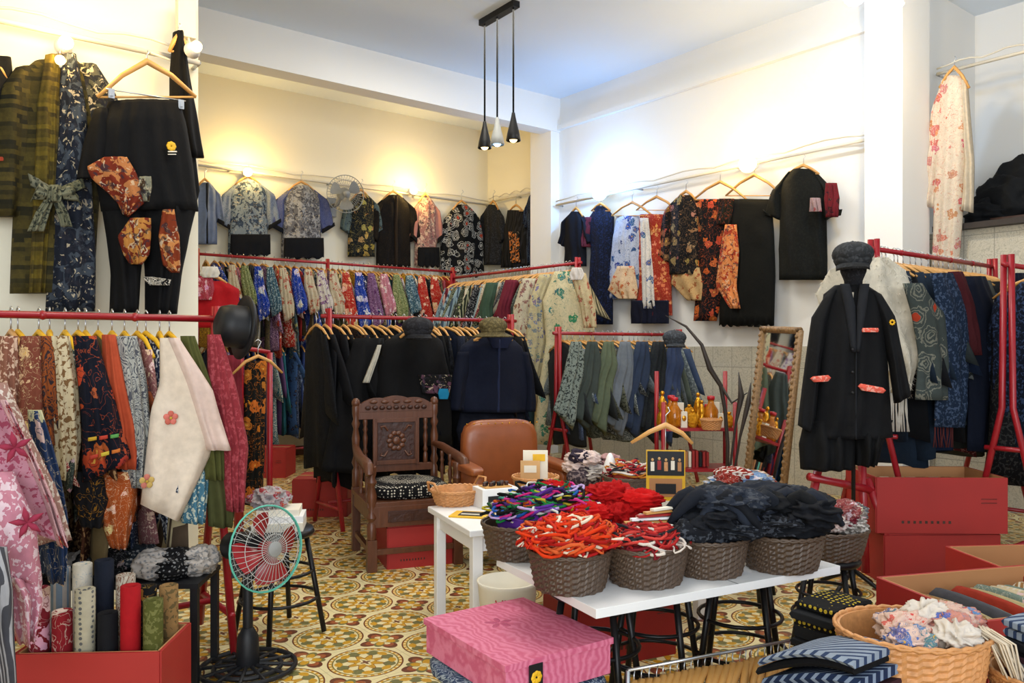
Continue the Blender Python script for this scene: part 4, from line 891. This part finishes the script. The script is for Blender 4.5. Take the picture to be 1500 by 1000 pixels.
q=C2(-1.5,2.98); a_=-A+.05
carton('red_carton',q,a_,(.50,.3,.33),open_=True)
o=MB(); o.M=Matrix.Translation(q)@Matrix.Rotation(a_,4,'Z')
cl=[('7a1c28','bigfloral','d8b0b0'),('8a1a24','bigfloral','d8c0b0'),('b0a890','dots','606060'),('101014','plain','303030'),('a01018','plain','802020'),('4e5020','speck','6a6a3a'),('a8a098','stripe','708090'),('d0c8b8','floral','90a0b0'),('141a28','plain','303030'),('b8b0a0','wavy','806050'),('0a0a0c','floral','907030'),('8a6a40','speck','605030')]
for i,(c,k,c2) in enumerate(cl):
    x=-.2+.08*(i%6); y=-.08+.15*(i//6); hh=.50+U(-.06,.05)+.06*(i//6); r=.034
    o.lathe([(r,.02),(r,hh),(r*.9,hh+.002),(r*.55,hh-.004),(r*.3,hh-.01),(.012,hh-.012)],(x,y,0),k,n=18,col=hx(c),col2=hx(c2))
o.done('fabric_roll_bundle')
o=MB(); o.M=Matrix.Translation(C2(-1.65,3.45))@Matrix.Rotation(a_,4,'Z')
o.box((0,0,.42),(.7,.3,.02),'blackp')
for a in(-1,1):
    for b_ in(-1,1): o.box((a*.33,b_*.13,.205),(.03,.03,.41),'blackp')
for i in range(8): cloth_blob(o,Vector((-.3+.085*i,U(-.05,.05),.48)),(.07,.1,.055),random.choice(['plain','floral','dots','speck']),random.choice(['b0a8a0','101014','1a1a20','6a2030','202830','0c0c0e']),'808080',seed=i*2,am=.8)
o.done('low_shelf_with_fabric')

# ---------------- shelf with jars
o=MB(); q=W(1018,510,6.9); q.z=0; o.M=Matrix.Translation(q)@Matrix.Rotation(-A,4,'Z')
for z in(.02,.38,.72): o.box((0,0,z),(.62,.34,.025),'red')
for a in(-1,1):
    for b_ in(-1,1): o.tube([(a*.3,b_*.16,0),(a*.3,b_*.16,1.2 if b_>0 else .95)],.02,'red')
o.done('red_shelf')
o=MB(); o.M=Matrix.Translation(q)@Matrix.Rotation(-A,4,'Z')
for i in range(16):
    x=-.27+.077*(i%8); y=-.09+.14*(i//8); s_=U(.9,1.7); z0=.733; t_=i%4
    if t_==0:
        o.lathe([(.034*s_,0),(.038*s_,.03),(.03*s_,.07*s_),(.018*s_,.09*s_),(.03*s_,.12*s_),(.02*s_,.16*s_),(.006,.19*s_)],(x,y,z0),'gold',n=14); o.sph((x,y,z0+.2*s_),.014*s_,'gold',nu=8,nv=6)
    elif t_==1:
        o.lathe([(.03*s_,0),(.036*s_,.02),(.036*s_,.09*s_),(.016*s_,.12*s_),(.016*s_,.14*s_)],(x,y,z0),'jar',n=14); o.lathe([(.02*s_,0),(.02*s_,.03),(.004,.035)],(x,y,z0+.14*s_),'fred2',n=12)
    elif t_==2:
        o.box((x,y,z0+.06*s_),(.055,.04,.12*s_),'paper'); o.sph((x,y-.022,z0+.07*s_),(.018,.004,.025),'gold',nu=8,nv=6)
    else:
        cloth_blob(o,Vector((x,y,z0+.05*s_)),(.035*s_,.03,.055*s_),'plain','c88a18',seed=i,am=.6); o.lathe([(.008,0),(.02,.03),(.012,.035)],(x,y,z0+.1*s_),'gold',n=10)
o.done('gold_trinket_jars')
o=MB(); o.M=Matrix.Translation(q)@Matrix.Rotation(-A,4,'Z')
for i in range(12): x=-.24+.03*i; o.box((x,-.02,.46),(.022,.12,.12+U(0,.03)),random.choice(['paper','green','redbox','card','blackp']))
o.done('small_book_row')
q2=W(1042,618,6.6)
basket('b',(q2.x,q2.y,.735),.07,.08,'wickl').done('rattan_basket')

# mirror
TL=W(1118,482,6.6);TR=W(1172,484,6.15); dn=C2(-.2,-.12,-1.5); BL=TL+dn; BR=TR+dn
BL.z=BR.z=.04
o=MB(); nrm=(TR-TL).cross(BL-TL).normalized()
if nrm.dot(CAM-TL)<0: nrm=-nrm
o.add([TL,TR,BR,BL],[(0,1,2,3)],'mirror')
for a,b_ in((TL,TR),(TR,BR),(BR,BL),(BL,TL)):
    o.tube([a+nrm*.0,b_+nrm*.0],.028,'frame',n=10)
    L=(b_-a).length; k=int(L/.05)
    for i in range(k+1): o.sph(a+(b_-a)*i/k+nrm*.022,(.018,.018,.018),'frame',nu=6,nv=4)
o.done('leaning_mirror')
o=MB()
def br_(l,r): o.tube([W(*x) for x in l],r,'darkwood',n=8)
br_([(975,462,6.5),(1005,478,6.5),(1028,505,6.4),(1040,540,6.4),(1056,565,6.4),(1062,600,6.4),(1066,650,6.4),(1064,760,6.4)],[.003,.010,.014,.022,.018,.015,.015,.015])
br_([(1082,545,6.3),(1086,580,6.3),(1078,620,6.3),(1070,680,6.3),(1068,765,6.3)],[.003,.026,.010,.010,.012])
br_([(1100,560,6.2),(1096,590,6.2),(1084,640,6.2),(1074,700,6.25),(1070,766,6.25)],[.003,.022,.010,.010,.012])
br_([(1056,565,6.4),(1072,590,6.35),(1095,575,6.3)],[.016,.010,.004])
o.done('driftwood_branch')

# ---------------- coat on stand
P=planeC(1248,4.62,-.25); PCt=P
o=MB()
PN([(1222,1270,418),(1205,1292,432),(1200,1298,500),(1196,1302,570),(1188,1306,620),(1182,1308,640)],'plain','0e0f12',th=.11,amp=.016)
PN([(1178,1252,615),(1170,1254,650),(1172,1252,686)],'plain','0b0c0e',th=.1,amp=.03,fr=3,off=.0)
PN([(1250,1308,615),(1250,1292,650),(1252,1284,680)],'plain','0a0b0d',th=.1,amp=.03,fr=3,off=.0)
PN([(1210,430,1226,424),(1188,465,1212,478),(1180,520,1202,525),(1170,600,1194,608),(1168,622,1188,632)],'plain','101114',th=.08,off=.02,fr=1.5)
PN([(1268,424,1290,432),(1288,478,1310,465),(1300,530,1320,520),(1308,590,1332,575)],'plain','101114',th=.08,off=.02,fr=1.5)
PN([(1226,1240,418),(1232,1248,450),(1242,1250,515)],'plain','212328',off=.115,th=.02,amp=0)
PN([(1254,1268,418),(1250,1264,450),(1248,1254,515)],'plain','212328',off=.115,th=.02,amp=0)
PN([(1248,1250,515),(1247,1250,580),(1247,1250,640)],'plain','212328',off=.115,th=.01,amp=0)
for rw in([(1256,481,1280,481),(1255,484,1281,484),(1256,487,1280,487)],[(1187,550,1209,548),(1183,553,1213,552),(1188,558,1209,557)],[(1255,560,1287,566),(1251,564,1291,570),(1256,570,1287,574)]): 
    PN(rw,'speck','e0604e','e8a090',off=.125,th=.018,amp=0)
PN([(1240,1246,430),(1238,1243,470)],'plain','b0a898',off=.11,th=.01,amp=0)
for py in(512,545,575): o.sph(PL(1249,py,(P[0]+P[1]*.14,P[1])),(.009,.009,.009),'blackp',nu=8,nv=6)
for i in range(8): o.sph(PL(1307+3*cos(i*pi/4),472+3*sin(i*pi/4),(P[0]+P[1]*.12,P[1])),.006,'yellow',nu=6,nv=4)
p=W(1250,422,4.66)
o.lathe([(.045,-.03),(.05,.05),(.07,.1),(.075,.14),(.05,.17)],W(1250,424,4.62),'speck',n=20,col=hx('1c1c20'),col2=hx('2c2c30'))
o.tube([(p.x,p.y,0.02),(p.x,p.y,p.z)],.012,'black')
for i in range(4): a=i*pi/2; o.tube([(p.x,p.y,.12),(p.x+.2*cos(a),p.y+.2*sin(a),.015)],.012,'black')
o.done('coat_on_stand')
cap('newsboy_cap',W(1249,382,4.6),.112,'2c2e31',face=-.3)
o=MB(); P=planeC(1280,4.98,-.1); PN([(1260,1300,378),(1215,1325,395),(1195,1338,430),(1210,1352,480),(1240,1356,510),(1300,1340,545),(1305,1330,575)],'plain','d4ccba','d8d2c2',th=.06,amp=.03,nx=30,ny=24)
bse=list(o.v)
for i in range(3600):
    v=Vector(random.choice(bse)); d=Vector((U(-1,1),U(-1,1),U(-1.3,.5))).normalized()*U(.02,.045); s_=Vector((U(-1,1),U(-1,1),0)).normalized()*.0022
    o.add([v-s_,v+s_,v+d],[(0,1,2)],'plain',col=hx('e6e0d2'))
for i in range(14):
    x=1302+i*2; o.tube([PL(x,560,P),PL(x+U(-3,3),600,P),PL(x+U(-4,4),632,P)],.005,'plain',n=4,col=hx('ccc6ba'))
o.done('white_feather_shawl')
o=MB()
for a,b_ in(((1262,655,4.8),(1268,838,4.8)),((1200,680,4.7),(1184,760,4.6)),((1270,700,4.8),(1318,838,4.8)),((1185,698,4.62),(1300,722,4.85)),((1240,770,4.8),(1180,838,4.8))):
    o.tube([W(*a),W(*b_)],.024,'red',n=10)
o.done('red_display_easel')
q=C2(2.55,5.0); carton('red_carton',q,rc+.04,(.70,.42,.29)); carton('red_carton',q+Vector((0,0,.305)),rc-.03,(.76,.46,.33),open_=True)
o=MB(); o.M=Matrix.Translation(q+Vector((0,0,.305)))@Matrix.Rotation(rc-.03,4,'Z'); 
for i in range(9): o.box((-.3+.075*i,0,.24),(.06,.36,.06),random.choice(['paper','gray','blackp','card']),rz=U(-.1,.1))
o.done('packed_accessories')

# ---------------- lower right goods
def fold_stack(name,c,rz,n,cols,wx=.32,wy=.24,t=.022,droop=.0):
    o=MB(); o.M=Matrix.Translation(Vector(c))@Matrix.Rotation(rz,4,'Z'); z=0
    for i in range(n):
        c1,c2,k=cols[-1] if i==n-1 else random.choice(cols); h=t*U(.8,1.3); x=wx*U(.94,1.03)/2; y=wy*U(.92,1.04)/2; m_=14; vs=[];fs=[]; ox=U(-.012,.012)
        for j in range(m_+1):
            s_=j/m_; xx=-x+2*x*s_+ox; dz=.008*sin(3*s_+i)-droop*(1-s_)**2
            for yy,zz in((-y,h*.5),(-y+.01,h*.95),(y-.01,h*.95),(y,h*.5),(y-.01,h*.05),(-y+.01,h*.05)): vs.append((xx,yy,max(.002,z+zz+dz+.015)))
        for j in range(m_):
            for q_ in range(6): a=j*6+q_; b_=j*6+(q_+1)%6; fs.append((a,b_,b_+6,a+6))
        fs.append(tuple(range(6))[::-1]); fs.append(tuple(m_*6+q_ for q_ in range(6)))
        o.add(vs,fs,k,sm=False,col=hx(c1),col2=hx(c2)); z+=h
    return o.done(name,.003)
BL_=[('0e1016','30343c','plain'),('1a2a4a','8090a8','stripe'),('98a4b0','2a3a5a','wavy'),('0a0a0e','404048','plain'),('3a2028','907080','plain'),('8c98a8','304060','stripe')]
fold_stack('folded_kimono_stack',C2(.84,2.16),rc-.95,26,BL_,wx=.30,wy=.2,t=.0225,droop=.08)
fold_stack('folded_kimono_stack',C2(1.0,2.52),rc+.6,26,[('1a1c20','606060','plain'),('0e1014','a09020','dots'),('0a0a0c','b8a030','dots')],wx=.2,wy=.16,t=.021)
carton('red_carton',C2(1.80,2.88),rc+.25,(.75,.5,.54),open_=True)
o=MB(); o.M=Matrix.Translation(C2(1.80,2.88))@Matrix.Rotation(rc+.25,4,'Z')
for i in range(22):
    o.sph((-.33+.031*i,-.02,.44+U(-.02,.02)),(.013,.2,.07),random.choice(['plain','plain','stripe','floral']),nu=12,nv=8,col=hx(random.choice(['a89870','b8602a','804a35','c0b090','6a7a70','98301f','4a4a50','906a40'])),col2=hx('c8c0b0'),fn=lambda d:1/((abs(d.x)**4+abs(d.y)**4+abs(d.z)**4)**.25))
o.box((0,0,.2),(.68,.42,.36),'card'); o.done('packed_textiles')
carton('cardboard_carton',C2(2.35,3.45),rc+.1,(.7,.5,.5),open_=True,m='redbox')
def pedestal(c,rz,d,name='wooden_crate'):
    o=MB(); o.M=Matrix.Translation(Vector(c))@Matrix.Rotation(rz,4,'Z'); x,y,z=d
    for k in range(4):
        zz=z*(k+.5)/4
        o.box((0,-y/2,zz),(x,.015,z/4-.015),'wood');o.box((0,y/2,zz),(x,.015,z/4-.015),'wood');o.box((-x/2,0,zz),(.015,y,z/4-.015),'wood');o.box((x/2,0,zz),(.015,y,z/4-.015),'wood')
    for a in(-1,1):
        for b_ in(-1,1): o.box((a*(x/2-.02),b_*(y/2-.02),z/2),(.03,.03,z),'wood')
    o.box((0,0,z-.006),(x,y,.012),'wood'); return o.done(name,.002)
pedestal(C2(1.10,2.22),rc-.1,(.26,.24,.50)); 
basket('b',C2(1.10,2.22,.50),.155,.13,'wickl',ov=1.15,top=1.12,rz=rc).done('rattan_basket')
o=MB(); q=C2(1.14,2.2,.62)
for i in range(15): cloth_blob(o,q+C2(U(-.09,.13),U(-.08,.08),U(-.03,.04)),(U(.05,.08),.05,.035),random.choice(['floral','plain','floral']),random.choice(['d8cdc0','d0b0a0','ccc4b4','c88878','d8b8a8']),random.choice(['c85850','5a7aa0']),seed=i*4,fq=3,am=.9,rz=U(0,3))
for i in range(26):
    a=q+C2(.1+U(-.02,.02),-.06+U(-.02,.02),.04); o.tube([a,a+C2(.03+U(0,.03),-.03,-.03),a+C2(.06+U(-.01,.03),-.05,-.12)],.003,'plain',n=4,col=hx('d8c8b0'))
o.done('floral_scarf_pile')
pedestal(C2(1.42,2.14),rc,(.22,.22,.42)) ; basket('b',C2(1.42,2.14,.42),.12,.12,'wickl',top=1.15).done('rattan_basket')
fold_stack('folded_kimono_stack',C2(1.42,2.14,.50),rc+.3,7,BL_,wx=.15,wy=.15)
q=C2(1.50,3.82); stool('black_metal_stool',q,.42,r=.14); basket('b',(q.x,q.y,.42),.14,.13,ov=1.1).done('wicker_basket')
o=MB()
for i in range(13): cloth_blob(o,Vector((q.x,q.y,.56))+C2(U(-.13,.13),U(-.08,.08),U(.0,.08)),(.08,.06,.04),random.choice(['floral','speck','stripe']),random.choice(['8a4040','888078','c8b0a8','701828','5a5a60']),'d0c8c0',seed=i*4+2,fq=2.8,am=.9,rz=U(0,3))
o.done('scarf_pile')
q=C2(1.28,4.5); stool('black_metal_stool',q,.5,r=.15); basket('b',(q.x,q.y,.5),.14,.1,'wickl',ov=1.15).done('rattan_basket')
o=MB()
for i in range(11): cloth_blob(o,Vector((q.x,q.y,.63))+C2(U(-.1,.14),U(-.08,.08),U(-.02,.08)),(.09,.06,.035),random.choice(['floral','speck','stripe']),random.choice(['6a88b0','b8b0a0','8a2a20','b07a48','5a6a80']),'d8d0c8',seed=i*4+9,fq=2.8,am=.9,rz=U(0,3))
o.done('scarf_pile')

# ---------------- lights
def area(name,loc,tgt,sx_,sy_,e,col):
    l=bpy.data.lights.new(name,'AREA'); l.shape='RECTANGLE'; l.size=sx_; l.size_y=sy_; l.energy=e; l.color=col
    o=bpy.data.objects.new(name,l); o.location=loc; o.rotation_euler=(Vector(tgt)-Vector(loc)).to_track_quat('-Z','Y').to_euler(); bpy.context.collection.objects.link(o)
area('front_daylight_fill',(-2.0,-3.0,2.4),(4,5,2.2),5,3,400,(.90,.95,1))  # unseen area fill added behind the camera, stands in for daylight
area('ceiling_fill',(2.6,2.6,4.6),(2.6,2.6,0),1.8,1.8,110,(1,.96,.9))  # added overhead fill out of view, no fixture behind it
area('ceiling_fill_rear',(4.6,6.2,4.68),(4.6,6.2,0),1.2,1.2,85,(1,.94,.82))  # second added fill under the ceiling, brightens the rear, no real lamp
w=bpy.data.worlds.new('World'); bpy.context.scene.world=w; w.use_nodes=True
bg=w.node_tree.nodes['Background']; bg.inputs[0].default_value=(.82,.9,1,1); bg.inputs[1].default_value=1.1
cd=bpy.data.cameras.new('cam'); cd.lens=F/1500*36; cd.sensor_width=36; cd.shift_y=10/1500; cd.clip_start=.05
c=bpy.data.objects.new('camera',cd); c.location=CAM; c.rotation_euler=(pi/2,0,-A); bpy.context.collection.objects.link(c); bpy.context.scene.camera=c
try:
    vs_=bpy.context.scene.view_settings; vs_.view_transform='Standard'; vs_.look='None'; vs_.exposure=-.2
except Exception as ex: print(ex)
